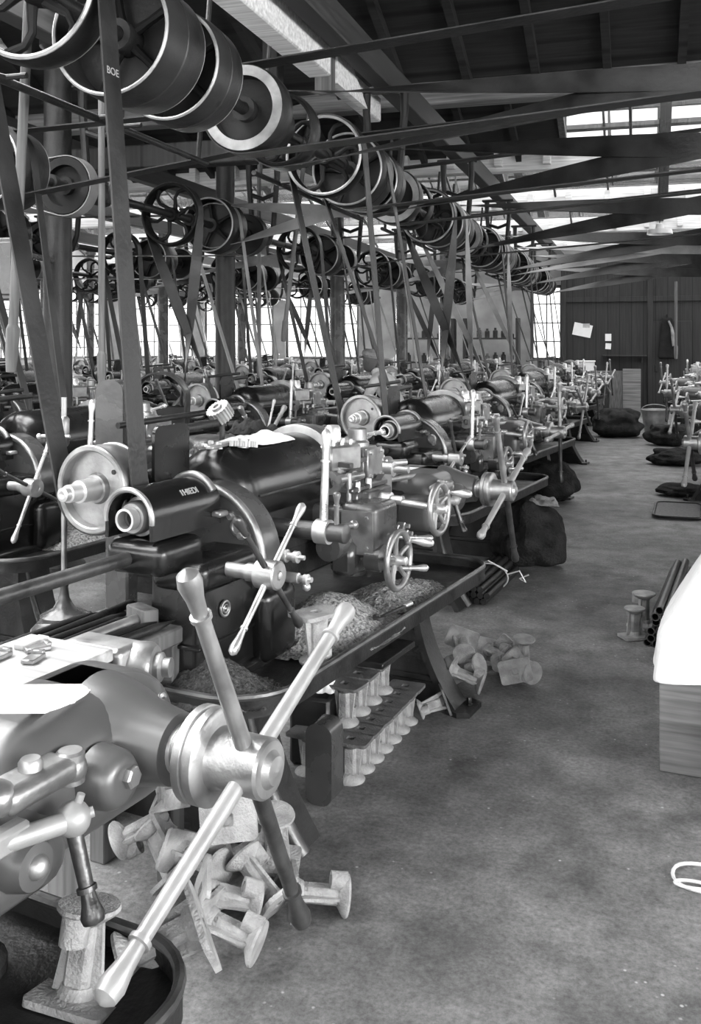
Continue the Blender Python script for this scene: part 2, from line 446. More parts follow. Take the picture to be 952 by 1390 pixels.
    mb = MB(); mb.lathe((-.02, 0, 1.08), (1, 0, 0), [(0, .0265), (0, .034), (.03, .034), (.03, .0265)], 24, True); P(mb, 'spindle_nut', 'steel')
    # -- gear guard
    gy, gz, gr = .07, 1.075, .167
    pr = [(0, .0), (.0, .06), (.006, .1), (.022, .13), (.05, .152), (.085, .164), (.12, gr), (.64, gr), (.645, gr-.01), (.645, 0)]
    mb = MB(); mb.lathe((.455, gy, gz), (1, 0, 0), pr, 48)
    mb.rbox((.78, gy, .95), (.62, .3, .22), .03, 4)
    gg = P(mb, 'gear_guard', 'black')
    mb = MB(); mb.sweep([(.56+.54*i/8, gy-gr-.001, gz) for i in range(9)], .004, 6); mb.sweep([(.56+.54*i/8, gy+gr+.001, gz) for i in range(9)], .004, 6); mb.build('guard_seam', 'bsteel', gg)
    # -- big disc
    mb = MB(); mb.lathe((1.09, gy, gz), (1, 0, 0), [(0, 0), (0, .19), (.004, .198), (.05, .2), (.055, .195), (.055, .19), (.075, .185), (.09, .19), (.13, .19), (.134, .18), (.134, 0)], 56)
    P(mb, 'friction_disc', 'dsteel')
    mb = MB(); mb.lathe((1.224, 0.02, 1.06), (1, 0, 0), [(0, .09), (.03, .09), (.032, .07), (.06, .07), (.062, .05), (.1, .05), (.1, .022), (.03, .022)], 28, True)
    P(mb, 'chuck', 'dsteel')
    # -- rear belt wheel
    wx, wy, wz = .06, .2, 1.145
    mb = MB(); mb.lathe((wx, wy, wz), (1, 0, 0), [(0, .118), (-.004, .122), (-.004, .134), (0, .138), (.008, .138), (.012, .133), (.055, .135), (.10, .133), (.104, .137), (.11, .137), (.112, .12), (.03, .118)], 44, True)
    mb.lathe((wx+.03, wy, wz), (1, 0, 0), [(0, .12), (.0, .05), (-.015, .044), (-.02, .0)][::-1]+[(.02, 0), (.02, .12)], 40)
    bw = P(mb, 'belt_wheel', 'dsteel')
    mb = MB(); mb.lathe((wx+.03, wy, wz), (-1, 0, 0), [(0, .044), (.012, .044), (.014, .036), (.085, .035), (.087, .028), (.13, .027), (.132, .022), (.152, .021), (.155, .012), (.15, 0)], 24); mb.build('wheel_shaft', 'steel', bw)
    mb = MB()
    for a in (2.45,): mb.lathe((wx+.0295, wy+.085*math.cos(a), wz+.085*math.sin(a)), (-1, 0, 0), [(0, .008), (.002, .008), (.002, 0)], 12)
    mb.build('wheel_hole', 'cord', bw)
    mb = MB(); mb.tube((wx+.1, wy, wz), (.5, wy, wz), .024, None, 16); mb.rbox((.27, wy, 1.05), (.1, .09, .26), .03, 4); mb.rbox((.3, .16, .93), (.2, .2, .08), .03, 4)
    P(mb, 'wheel_bracket', 'iron')
    # -- belt guard plate with its arm
    mb = MB(); mb.prism(rrect(.185, .2, .03), (.345, .118, 1.228), (1, 0, 0), (0, 0, 1), .012)
    bp = P(mb, 'belt_guard_plate', 'black')
    mb = MB(); mb.sweep([(.3, .12, 1.285), (.45, .13, 1.305), (.6, .14, 1.31), (.68, .14, 1.31)], [.012, .016, .015, .013], 10); mb.tube((.68, .14, 1.22), (.68, .14, 1.33), .01); mb.tube((.3, .3, 1.32), (.72, .24, 1.34), .011); mb.build('plate_arm', 'iron', bp)
    # -- feed capstan in front of the headstock
    mb = MB(); mb.tube((.196, -.05, .915), (.196, -.345, .915), .022, None, 18); mb.lathe((.196, -.29, .915), (0, -1, 0), [(0, .028), (.03, .028), (.032, .023)], 18)
    P(mb, 'feed_shaft', 'dsteel')
    mb = MB(); mb.lathe((0, 0.04, 0), (0, -1, 0), [(0, .036), (.004, .043), (.07, .043), (.074, .038), (.074, .015), (.07, .012), (.07, 0)], 28)
    fc = P(mb, 'feed_capstan', 'dsteel', t, (.196, -.365, .915))
    for i, a in enumerate((42, 132, 222, 312)):
        a = math.radians(a); d = V((math.cos(a), 0, math.sin(a)))
        m2 = MB(); knob_arm(m2, d*.036, d*.27, .0085, .0155, .085); m2.build('spoke', 'steel' if i in (0, 2) else 'bsteel', fc)
    mb = MB(); mb.lathe((0, -.03, 0), (0, -1, 0), [(0, .011), (.008, .011), (.01, .005), (.01, 0)], 10); mb.build('hub_screw', 'steel', fc)
    # -- clutch lever
    mb = MB(); mb.tube((.655, .0, .955), (.655, -.37, .955), .032, None, 20); mb.lathe((.655, -.37, .955), (0, -1, 0), [(0, .034), (.012, .034), (.016, .028), (.018, 0)], 20)
    cl = P(mb, 'clutch_shaft', 'bsteel')
    mb = MB(); mb.lathe((.655, -.27, .955), (0, -1, 0), [(0, .042), (.05, .042)], 20)
    knob_arm(mb, (.655, -.295, .98), (.678, -.295, 1.305), .013, .0185, .11)
    mb.build('clutch_lever', 'steel', cl)
    mb = MB(); knob_arm(mb, (.655, -.345, .96), (.63, -.36, 1.1), .008, .013, .05); mb.tube((.655, -.3, .965), (.8, -.33, .955), .01); mb.ball((.81, -.332, .955), .017); mb.build('trip_lever', 'dsteel', cl)
    # -- oil cups
    for x, y, h, r in ((.5, -.16, .07, .017), (.56, -.1, .06, .026)):
        mb = MB(); mb.lathe((x, y, .94), (0, 0, 1), [(0, r), (h, r), (h+.002, r*1.12), (h+.008, r*1.12), (h+.012, r*.8), (h+.012, 0)], 16); P(mb, 'oil_cup', 'zinc')
    # -- carriage
    mb = MB(); mb.rbox((1.16, -.02, .94), (.4, .46, .09), .02, 3)
    mb.rbox((1.06, -.27, .9), (.2, .16, .2), .028, 4); mb.lathe((1.0, -.3, .8), (0, -1, 0), [(0, .05), (.06, .05), (.075, .03)], 18); mb.box((1.0, -.22, .8), (.16, .1, .13), .02)
    mb.lathe((.86, -.2, .85), (1, 0, 0), [(0, .05), (.13, .06)], 18)
    ca = P(mb, 'carriage', 'greyiron')
    mb = MB()
    for z in (.84, .95): bolt(mb, (.965, -.31, z), (-1, 0, 0), .009, .01)
    mb.prism(rrect(.13, .16, .01), (.965, -.27, .895), (0, 1, 0), (0, 0, 1), -.008); mb.build('cover_plate', 'dsteel', ca)
    mb = MB(); mb.box((1.2, -.02, 1.0), (.28, .4, .045), .005); mb.box((1.2, -.03, 1.032), (.32, .36, .02), .004); mb.box((1.2, -.235, .985), (.2, .04, .08), .006)
    cr = P(mb, 'cross_slide', 'slide')
    mb = MB(); mb.tube((1.2, -.2, .99), (1.2, -.46, .97), .013); mb.lathe((1.2, -.25, .985), (0, -1, 0), [(0, .028), (.05, .028), (.052, .018), (.1, .018)], 16); mb.build('cross_screw', 'steel', cr)
    # tool posts
    rz = Matrix.Translation((1.16, -.06, 1.1)) @ Matrix.Rotation(math.radians(-20), 4, 'Z')
    mb = MB(); mb.box((0, 0, -.035), (.14, .14, .06), .006, rz); mb.box((0, 0, .045), (.165, .165, .1), .008, rz)
    tp = P(mb, 'tool_post', 'dsteel')
    mb = MB(); mb.lathe((1.16, -.06, 1.185), (0, 0, 1), [(0, .05), (.01, .05), (.02, .034), (.075, .032), (.085, .024), (.085, 0)], 20); mb.build('clamp_nut', 'steel', tp)
    mb = MB()
    for i in range(4):
        for q in (-.045, 0, .045):
            a = rz @ Matrix.Rotation(PI/2*i, 4, 'Z'); p = a @ V((q, .055, .085)); bolt(mb, p, (0, 0, 1), .008, .028)
    mb.build('set_screw', 'steel', tp)
    mb = MB()
    for i in range(4): mb.box((.035, .095, .025), (.02, .11, .02), .002, rz @ Matrix.Rotation(PI/2*i, 4, 'Z'))
    mb.build('tool_bit', 'bsteel', tp)
    mb = MB(); mb.box((1.2, .12, 1.08), (.16, .12, .1), .008); mb.box((1.2, .12, 1.15), (.1, .1, .06), .008); mb.lathe((1.08, -.12, 1.06), (-1, 0, 0), [(0, .035), (.04, .035), (.042, .045), (.06, .045), (.06, .02), (.02, .02)], 20, True)
    mb.tube((1.05, -.19, .95), (1.05, -.19, 1.1), .011); mb.tube((1.0, -.17, 1.08), (1.16, -.19, 1.08), .016)
    P(mb, 'rear_tool_post', 'dsteel')
    mb = MB(); mb.box((1.36, -.07, 1.09), (.13, .13, .16), .008); mb.box((1.36, -.145, 1.1), (.14, .016, .13), .004); mb.lathe((1.36, -.07, 1.165), (0, 0, 1), [(0, .05), (.02, .05), (.03, .04), (.075, .04), (.08, .03), (.08, 0)], 20)
    mb.lathe((1.3, -.09, 1.1), (-1, 0, 0), [(0, .038), (.08, .038), (.085, .03), (.2, .03), (.2, 0)], 18); mb.torus((1.15, -.15, 1.06), (0, 1, 0), .026, .012, 20, 8); mb.box((1.2, -.14, 1.06), (.08, .02, .03), .004)
    mb.prism([(-.2, -.03), (.02, -.03), (.02, .05), (-.05, .06)], (1.4, -.17, 1.0), (1, 0, 0), (0, 0, 1), .03)
    bh = P(mb, 'bar_holder', 'dsteel')
    mb = MB()
    for qx in (-.052, .052):
        for qz in (-.048, .048): bolt(mb, (1.36+qx, -.153, 1.1+qz), (0, -1, 0), .008, .01)
    mb.build('flange_bolt', 'steel', bh)
    for qx in (1.1, 1.2):
        mb = MB(); bolt(mb, (qx, -.2, .99), (0, 0, 1), .012, .07); mb.build('clamp_stud', 'steel', bh)
    make_handwheel('handwheel', .114, t, (1.0, -.42, .80))
    make_handwheel('handwheel', .105, t, (1.2, -.5, .965))
    mb = MB(); knob_arm(mb, (1.1, -.3, .86), (1.22, -.47, .845), .008, .014, .07); knob_arm(mb, (1.0, -.33, .76), (1.1, -.5, .76), .008, .014, .07); mb.tube((1.15, -.26, .92), (1.15, -.3, .72), .012); mb.ball((1.15, -.3, .73), .016)
    for i in range(4): mb.lathe((1.27+.03*i, -.27, .86-.035*(i % 2)), (0, -1, 0), [(0, .014), (.03, .014), (.032, .009), (.05, .009), (.05, 0)], 10)
    P(mb, 'feed_lever', 'steel')
    # -- turret slide
    mb = MB(); mb.rbox((1.7, .03, .895), (.74, .34, .09), .02, 3)
    P(mb, 'turret_saddle', 'iron')
    mb = MB()
    mb.rbox((1.9, -.165, .9), (.42, .27, .225), .085, 8)
    mb.rbox((1.985, -.16, .92), (.27, .26, .185), .085, 8)
    mb.lathe((1.972, -.2, .928), (0, -1, 0), [(0, .1), (.04, .094), (.07, .085), (.1, .074), (.14, .064), (.175, .058), (.178, .05)], 36)
    mb.lathe((1.86, -.3, .915), (0, -1, 0), [(0, .05), (.04, .046), (.055, .036), (.057, .024)], 24)
    mb.rbox((1.72, -.2, .85), (.2, .2, .16), .05, 5)
    mb.lathe((1.70, -.27, .855), (0, -1, 0), [(0, .05), (.05, .038), (.062, .033), (.064, .02)], 20)
    ts = P(mb, 'turret_gearcase', 'gearcase', angle=50)
    mb = MB(); bolt(mb, (1.87, -.345, .92), (0, -1, 0), .017, .022); mb.build('gearcase_nut', 'dsteel', ts)
    mb = MB(); mb.ball((1.70, -.332, .855), .018); mb.build('pivot_cap', 'dsteel', ts)
    mb = MB(); bolt(mb, (2.02, -.3, .985), (.3, -1, .6), .006, .006); mb.build('oil_plug', 'dsteel', ts)
    mb = MB(); mb.box((1.76, .065, .946), (.92, .22, .024), .003); mb.box((1.76, .065, .925), (.9, .2, .03), .003)
    P(mb, 'turret_slide', 'slide')
    mb = MB(); mb.rbox((2.235, .02, .937), (.09, .16, .085), .015, 4); mb.lathe((2.25, -.03, .93), (.35, -1, 0), [(-.03, .044), (.0, .044), (.015, .05), (.05, .05), (.062, .042), (.064, .03), (.075, .03), (.08, .02), (.095, .02), (.095, 0)], 24)
    P(mb, 'slide_stop', 'dsteel')
    mb = MB(); mb.sweep([(1.55, -.1, 1.0), (1.75, -.16, 1.0), (1.9, -.21, 1.0)], .012, 8); mb.rbox((1.72, -.3, .96), (.14, .07, .04), .018, 4); mb.ball((1.655, -.305, .965), .026); mb.ball((1.79, -.31, .955), .026)
    mb.lathe((1.79, -.31, .955), (0, 0, 1), [(-.02, .022), (.024, .022), (.028, .018), (.028, 0)], 16); mb.lathe((1.72, -.3, .97), (0, 0, 1), [(0, .018), (.02, .018), (.026, .014), (.026, 0)], 14)
    P(mb, 'binder_link', 'dsteel')
    mb = MB(); mb.tube((1.62, -.32, .915), (1.74, -.35, .905), .015); mb.box((1.64, -.325, .915), (.09, .03, .035), .006); mb.ball((1.752, -.352, .905), .026); mb.tube((1.752, -.352, .905), (1.775, -.37, .91), .008); mb.tube((1.752, -.352, .905), (1.76, -.36, .94), .006)
    bl_ = P(mb, 'binder_lever', 'worn')
    mb = MB(); knob_arm(mb, (1.75, -.352, .9), (1.745, -.4, .765), .011, .018, .05); mb.build('lever_handle', 'bsteel', bl_)
    # turret
    mb = MB(); hexp = [(.135*math.cos(PI/3*i), .135*math.sin(PI/3*i)) for i in range(6)]
    mb.prism(hexp, (1.58, .06, .957), (1, 0, 0), (0, 1, 0), .168)
    mb.lathe((1.58, .06, 1.125), (0, 0, 1), [(0, .06), (.015, .06), (.03, .045), (.055, .04), (.06, .03), (.06, 0)], 24)
    tu = P(mb, 'turret', 'dsteel')
    for i in range(6):
        a = PI/3*i+PI/6; d = V((math.cos(a), math.sin(a), 0)); c = V((1.58, .06, 1.05))+d*.117
        mb = MB(); mb.lathe(c, d, [(0, .044), (.02, .044), (.022, .033), (.08, .033), (.082, .016), (.13+.02*(i % 3), .015), (.13+.02*(i % 3), 0)], 16)
        bolt(mb, c+d*.045+V((0, 0, .025)), (0, 0, 1), .006, .012)
        mb.build('turret_tool', 'steel', tu)
    mb = MB(); knob_arm(mb, (1.58, .06, 1.18), (1.5, -.13, 1.22), .008, .014, .06); mb.ball((1.58, .06, 1.18), .024); mb.build('turret_lever', 'steel', tu)
    # -- capstan wheel (turnstile)
    mb = MB(); mb.lathe((0, .135, 0), (0, -1, 0), [(0, .04), (.03, .04), (.032, .072), (.036, .077), (.05, .077), (.052, .073), (.056, .073), (.058, .077), (.072, .077), (.076, .072), (.078, .05), (.086, .047), (.168, .047), (.173, .043), (.174, .03), (.184, .022), (.188, 0)], 40)
    cw = P(mb, 'capstan_wheel', 'dsteel', t, (1.972, -.515, .93))
    mb = MB(); mb.tube((0, .13, 0), (0, .22, 0), .041, None, 24); mb.build('pinion_sleeve', 'steel', cw)
    for i in range(4):
        a = math.radians(26+90*i); d = V((math.cos(a), 0, math.sin(a)))
        m2 = MB(); knob_arm(m2, d*.04, d*.385, .0125, .0195, .085); m2.build('spoke', ['worn', 'dsteel', 'worn', 'bsteel'][i], cw)
    # -- stock rod fed through the rear
    mb = MB(); mb.lathe((-1.25, 0, .965), (1, 0, 0), [(0, .021), (1.28, .021), (1.282, .025), (1.36, .025), (1.362, 0)], 18)
    mb.tube((.04, -.02, .965), (.04, -.05, .965), .005)
    P(mb, 'stock_rod', 'bsteel')
    mb = MB(); mb.lathe((.12, 0, .965), (1, 0, 0), [(0, .03), (.06, .03), (.08, .04), (.12, .04)], 16); mb.box((.17, .0, .98), (.08, .09, .07), .012)
    P(mb, 'rod_bracket', 'iron')
    return t

LATHE = make_lathe()
def put_lathe(o, k_origin, label, rot=ROT, cap=0., feed=0., group='turret lathes along the aisle'):
    o.location = k_origin; o.rotation_euler = (0, 0, rot); o['label'] = label; o['group'] = group
    for c in o.children:
        n = c.name.split('.')[0]
        if n == 'capstan_wheel': c.rotation_euler = (0, math.radians(cap), 0)
        if n == 'feed_capstan': c.rotation_euler = (0, math.radians(feed), 0)
    return o
ROW = ['lathe whose capstan hub with long spokes fills the lower corner, pale plank beside it',
       'lathe with swarf heaped in its tray and a white rag on its round gear guard',
       'second lathe up the aisle row, dark sacks on the floor under its capstan',
       'third lathe up the aisle row, beyond the two dark sacks',
       'fourth lathe up the aisle row',
       'fifth lathe up the aisle row, two short of the dark board wall',
       'last lathe of the aisle row, beside the tool bench at the dark board wall']
caps = [0, 3, 22, -30, 10, 50, 5]
# copies are made before the source is dressed
lathes = [copy_tree(LATHE) for _ in range(6)]
lathes.insert(1, LATHE)
for k in range(7): put_lathe(lathes[k], lathe_origin(k), ROW[k], ROT, caps[k], [0, 0, 18, -15, 8, 30, 10][k])
FARSKIP = ('lettering', 'sight_glass', 'hub_screw', 'wheel_hole', 'cover_bolt', 'gearcase_nut', 'set_screw', 'tool_bit', 'rod_bracket')
rows = [(-3.15, 3.75, 6, 'second row of lathes behind the aisle row'), (-5.3, 6.6, 5, 'third row of lathes behind the aisle row'),
        (-7.6, 9.6, 4, 'fourth row of lathes, out in the middle of the hall'), (-9.9, 12.6, 4, 'row of lathes beside the bright end windows')]
ORD = ['first', 'second', 'third', 'fourth', 'fifth', 'sixth', 'seventh']
back_lathes = []
for ri, (x, y0, n, nm) in enumerate(rows):
    for k in range(n):
        c = copy_tree(LATHE, None, FARSKIP)
        lab = f"{ORD[k]} lathe from the camera in the {['second', 'third', 'fourth', 'fifth'][ri]} row from the aisle"
        put_lathe(c, V((x, y0+2.95*k, 0)), lab, ROT, R.uniform(-45, 45), R.uniform(-30, 30), nm)
        back_lathes.append((ri, k, c))
for k in range(4):
    c = copy_tree(LATHE, None, FARSKIP+('stock_rod',))
    put_lathe(c, V((1.15, 8.65+3.3*k, 0)), f'{ORD[k]} lathe along the sunlit row across the aisle, turned to face it', ROT+PI, [68, 60, 20, 50][k], R.uniform(-30, 30), 'lathes across the aisle')

# ------------------------------------------------------------------ the setting
XL, XR, YB, YF = -15., 5.2, -4.6, 24.6
mb = MB(); mb.box(((XL+XR)/2, (YB+YF)/2, -.1), (XR-XL+.6, YF-YB+.6, .2), 0); struct('floor', mb, 'floor')
NWIN = [0]
def window(o, u, w, h, nx, ny, fr=.07, m='woodplain', inset=.06):
    """framed multi-pane window: o lower corner, u direction along the wall, z up"""
    NWIN[0] += 1
    u = V(u).normalized(); o = V(o); nn = u.cross(V((0, 0, 1)))
    def bx(mbx, a0, a1, z0, z1, th):
        c = o+u*((a0+a1)/2)+V((0, 0, (z0+z1)/2)); 
        mx = Matrix.Translation(c) @ Matrix((u, nn, V((0, 0, 1)))).transposed().to_4x4()
        mbx.box((0, 0, 0), (abs(a1-a0), th, abs(z1-z0)), .004, mx)
    f = MB(); bx(f, 0, w, 0, fr, .1); bx(f, 0, w, h-fr, h, .1); bx(f, 0, fr, 0, h, .1); bx(f, w-fr, w, 0, h, .1)
    wo = f.build(f'window_{NWIN[0]}', m); wo['kind'] = 'structure'
    g = MB()
    for i in range(1, nx): bx(g, w*i/nx-.014, w*i/nx+.014, fr, h-fr, .04)
    for i in range(1, ny): bx(g, fr, w-fr, h*i/ny-.014, h*i/ny+.014, .04)
    g.build('glazing_bars', m, wo)
    p = MB(); bx(p, fr, w-fr, fr, h-fr, .006); p.build('pane', 'glass', wo)
    return wo
def arealight(name, loc, to, sx, sy, L):
    ld = bpy.data.lights.new(name, 'AREA'); ld.shape = 'RECTANGLE'; ld.size = sx; ld.size_y = sy
    ld.energy = L*PI*sx*sy
    o = bpy.data.objects.new(name, ld); COL.objects.link(o); o.location = loc
    o.rotation_euler = V(to).to_track_quat('-Z', 'Y').to_euler(); return o
# walls with window openings: list of solid strips
def wall_strips(name, axis, pos, a0, a1, openings, z0, z1, ztop, m, th=.25):
    mb = MB()
    def seg(a, b, za, zb):
        if b-a < 1e-3 or zb-za < 1e-3: return
        if axis == 'y': mb.box(((a+b)/2, pos, (za+zb)/2), (b-a, th, zb-za), 0)
        else: mb.box((pos, (a+b)/2, (za+zb)/2), (th, b-a, zb-za), 0)
    seg(a0, a1, 0, z0); seg(a0, a1, z1, ztop)
    cur = a0
    for (p, q) in openings: seg(cur, p, z0, z1); cur = q
    seg(cur, a1, z0, z1)
    return struct(name, mb, m)
# end wall (windows to the left, boards to the right)
ops = [(-14.3+2.45*i, -14.3+2.45*i+2.1) for i in range(3)]
ops += [(-2.75, -1.95)]
wall_strips('wall_end', 'y', YF+.12, XL, XR, ops, 1.15, 3.05, 6.2, 'whitewall')
for a, b in ops: window((a, YF+.1, 1.15), (1, 0, 0), b-a, 1.9, 5 if b-a > 1 else 2, 4)
mb = MB()
mb.box(((-1.86+XR)/2, YF-1.15, 1.85), (XR+1.86, .06, 3.7), 0)
struct('wall_partition', mb, 'wood')
mb = MB()
for x in (-1.83, .15, 2.4): mb.box((x, YF-1.2, 1.85), (.12, .08, 3.7), .006)
mb.box((1.6, YF-1.2, 2.62), (6.9, .06, .12), .006); mb.box((-1.83, YF-.6, 1.85), (.08, 1.1, 3.7), .006)
struct('trim_1', mb, 'wood')
mb = MB(); mb.box((.62, YF-1.2, 1.05), (.9, .05, 2.1), .01); d1 = struct('door_1', mb, 'wood')
mb = MB(); mb.box((.28, YF-1.24, 1.0), (.04, .05, .16), .008); mb.build('door_handle', 'iron', d1)
# left wall
opl = [(YB+1+2.9*i, YB+1+2.9*i+2.3) for i in range(10)]
wall_strips('wall_left', 'x', XL-.12, YB, YF, opl, 1.15, 3.05, 6.2, 'whitewall')
for a, b in opl: window((XL-.1, a, 1.15), (0, 1, 0), b-a, 1.9, 6, 6)
# right wall
opr = [(YB+1+2.9*i, YB+1+2.9*i+2.3) for i in range(9)]
wall_strips('wall_right', 'x', XR+.12, YB, YF, opr, 1.15, 3.25, 6.2, 'whitewall')
for a, b in opr: window((XR+.1, a, 1.15), (0, 1, 0), b-a, 2.1, 6, 6)
# wall behind the camera
opb = [(-14+2.7*i, -14+2.7*i+2.2) for i in range(7)]
wall_strips('wall_rear', 'y', YB-.12, XL, XR, opb, 1.15, 3.6, 6.2, 'whitewall')
for a, b in opb: window((a, YB-.1, 1.15), (1, 0, 0), b-a, 2.45, 6, 7)

# ridge and valley roof: every bay falls away from the camera, some bays are glazed
PITCH, ZV, ZR = 3.7, 4.0, 5.5
VAL = [1.5+PITCH*i for i in range(-2, 7)]
XG = -1.0
def slope_window(x0, x1, y, y1, n, m):
    NWIN[0] += 1
    al = math.atan2(ZV-ZR, y1-y); ln = math.hypot(ZV-ZR, y1-y)
    mx = Matrix.Translation((0, y, ZR)) @ Matrix.Rotation(al, 4, 'X')
    f = MB()
    for q in (.05, ln/2, ln-.05): f.box(((x0+x1)/2, q, 0), (x1-x0, .08, .08), .005, mx)
    for q in (x0+.04, x1-.04): f.box((q, ln/2, 0), (.08, ln, .08), .005, mx)
    wo = f.build(f'window_{NWIN[0]}', m); wo['kind'] = 'structure'
    g = MB()
    for k in range(1, n): g.box((x0+(x1-x0)*k/n, ln/2, 0), (.035, ln-.1, .05), .004, mx)
    g.build('glazing_bars', m, wo)
    p = MB(); p.box(((x0+x1)/2, ln/2, .02), (x1-x0-.1, ln-.1, .005), 0, mx); p.build('pane', 'glass', wo)
def glazed(y1):
    if 8.8 < y1 < 9: return None
    return (-7.4, -2.3) if y1 < 6 else ((XG, XR) if y1 < 13 else (XL, XR))
for i, y in enumerate(VAL):
    y1 = y+PITCH; gz = glazed(y1)
    solid = [(XL-.2, XR+.2)] if gz is None else [(a, b) for a, b in ((XL-.2, gz[0]), (gz[1], XR+.2)) if b-a > .5]
    for a, b in solid:
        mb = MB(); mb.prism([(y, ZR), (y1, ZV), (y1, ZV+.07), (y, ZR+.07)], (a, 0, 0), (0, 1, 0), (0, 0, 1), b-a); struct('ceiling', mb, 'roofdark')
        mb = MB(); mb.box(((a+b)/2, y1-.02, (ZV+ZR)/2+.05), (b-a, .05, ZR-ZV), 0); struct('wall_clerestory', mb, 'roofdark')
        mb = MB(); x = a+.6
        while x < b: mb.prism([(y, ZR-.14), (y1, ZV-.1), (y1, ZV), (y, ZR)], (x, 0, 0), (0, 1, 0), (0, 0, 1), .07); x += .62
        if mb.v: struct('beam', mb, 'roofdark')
    if gz:
        x = gz[0]
        while x < gz[1]-.1:
            x2 = min(x+2.55, gz[1]); slope_window(x, x2, y, y1, 3, 'woodplain')
            window((x, y1+.02, ZV+.12), (1, 0, 0), x2-x, ZR-ZV-.15, 3, 2, .05); x = x2
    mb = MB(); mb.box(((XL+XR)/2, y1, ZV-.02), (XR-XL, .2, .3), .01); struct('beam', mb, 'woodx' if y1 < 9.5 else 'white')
    if y1 > 12:
        mb = MB()
        x = -8.
        while x < XR: mb.box((x, y1-.17, ZV-.02), (.1, .14, .2), .006); x += .62
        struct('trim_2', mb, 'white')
mb = MB(); mb.box((-5.4, 6.3, 2.96), (6., .14, .17), .01); mb.box((-8.3, 6.3, 3.4), (.12, .12, .9), .01); mb.box((-2.5, 6.3, 3.4), (.12, .12, .9), .01); struct('beam', mb, 'wood')
# valley posts
def column(name, x, y, r, m, z=3.85, label=None):
    mb = MB(); mb.lathe((x, y, 0), (0, 0, 1), [(0, r*1.9), (.05, r*1.9), (.07, r*1.3), (.12, r*1.1), (z-.2, r*.92), (z-.17, r*1.25), (z-.1, r*1.25), (z-.08, r*1.6), (z, r*1.6)], 24)
    return struct(name, mb, m)
for x in (-4.05, -8.7, -12.6):
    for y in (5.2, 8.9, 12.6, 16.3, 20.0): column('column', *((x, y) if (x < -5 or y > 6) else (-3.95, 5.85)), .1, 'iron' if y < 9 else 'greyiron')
# whitewashed braces under the valley beam
def brace(p, q, w, d, m='white', name='trim_3'):
    p = V(p); q = V(q); ax = (q-p).normalized(); side = V((0, 1, 0)) if abs(ax.y) < .9 else V((1, 0, 0))
    side = (side-ax*side.dot(ax)).normalized(); up = ax.cross(side)
    mx = Matrix.Translation((p+q)/2) @ Matrix((ax, side, up)).transposed().to_4x4()
    mb = MB(); mb.box((0, 0, 0), ((q-p).length, d, w), .008, mx); struct(name, mb, m)
mb = MB(); mb.box((-2.1, 4.3, 3.57), (.16, 3.7, .34), .01); struct('beam', mb, 'white')
mb = MB(); mb.box((-2.1, 6.9, 3.5), (.1, 1.3, .2), .01); mb.prism([(0, 0), (.75, 0), (0, .42)], (-2.06, 6.26, 3.38), (0, 1, 0), (0, 0, 1), .05); struct('beam', mb, 'white')
mb = MB(); mb.box((-2.08, 6.2, 3.95), (.12, .1, 1.3), .01); struct('column', mb, 'woodplain')
# stringers that carry the shafts
for x in (-1.88, -3.6, -5.75, -8.05, -10.35):
    mb = MB(); mb.box((x, (YF+2.2)/2, 3.62), (.14, YF-2.4, .2), .008); struct('beam', mb, 'woody' if x > -3 else 'woody')

# ------------------------------------------------------------------ shafting overhead
def spoked_pulley(name, RR, w, parent, loc, rimm='pulley', nsp=6, edge='rim', curved=True):
    """rim along the Y axis"""
    mb = MB(); a = w/2
    mb.lathe((0, 0, 0), (0, 1, 0), [(-a, RR-.022), (-a, RR-.004), (-a+.006, RR), (0, RR+.006), (a-.006, RR), (a, RR-.004), (a, RR-.022), (a-.02, RR-.016), (0, RR-.014), (-a+.02, RR-.016)], 48, True)
    p = mb.build(name, rimm, parent, loc)
    for s in (-1, 1): e = MB(); e.torus((0, s*a, 0), (0, 1, 0), RR-.012, .0095, 48, 6); e.build('rim_edge', edge, p)
    h = MB(); h.lathe((0, 0, 0), (0, 1, 0), [(-a*.8, .032), (-a*.8, .05), (-.02, .058), (.02, .058), (a*.8, .05), (a*.8, .032)], 20, True); h.build('hub', 'pulley', p)
    for i in range(nsp):
        t = 2*PI*i/nsp; m2 = MB(); pts = []
        for q in range(5):
            f = q/4; rr = .05+(RR-.065)*f; tt = t+(.35*math.sin(f*PI) if curved else 0)
            pts.append((math.cos(tt)*rr, 0, math.sin(tt)*rr))
        m2.sweep(pts, [.02, .016, .014, .015, .02], 8); m2.build('spoke', 'pulley', p)
    return p
def web_pulley(name, RR, w, parent, loc, m='rimdark', edge='rim'):
    mb = MB(); a = w/2
    mb.lathe((0, 0, 0), (0, 1, 0), [(-a, RR-.05), (-a, RR-.004), (-a+.006, RR), (0, RR+.005), (a-.006, RR), (a, RR-.004), (a, RR-.05), (.01, RR-.06), (.01, .05), (-.01, .05), (-.01, RR-.06)], 48, True)
    mb.lathe((0, 0, 0), (0, 1, 0), [(-a*.9, .032), (-a*.9, .06), (a*.9, .06), (a*.9, .032)], 20, True)
    p = mb.build(name, m, parent, loc)
    e = MB(); e.lathe((0, -a-.003, 0), (0, 1, 0), [(0, RR-.055), (0, RR-.006), (.006, RR-.006), (.006, RR-.055)], 48, True); e.build('rim_face', edge, p)
    return p
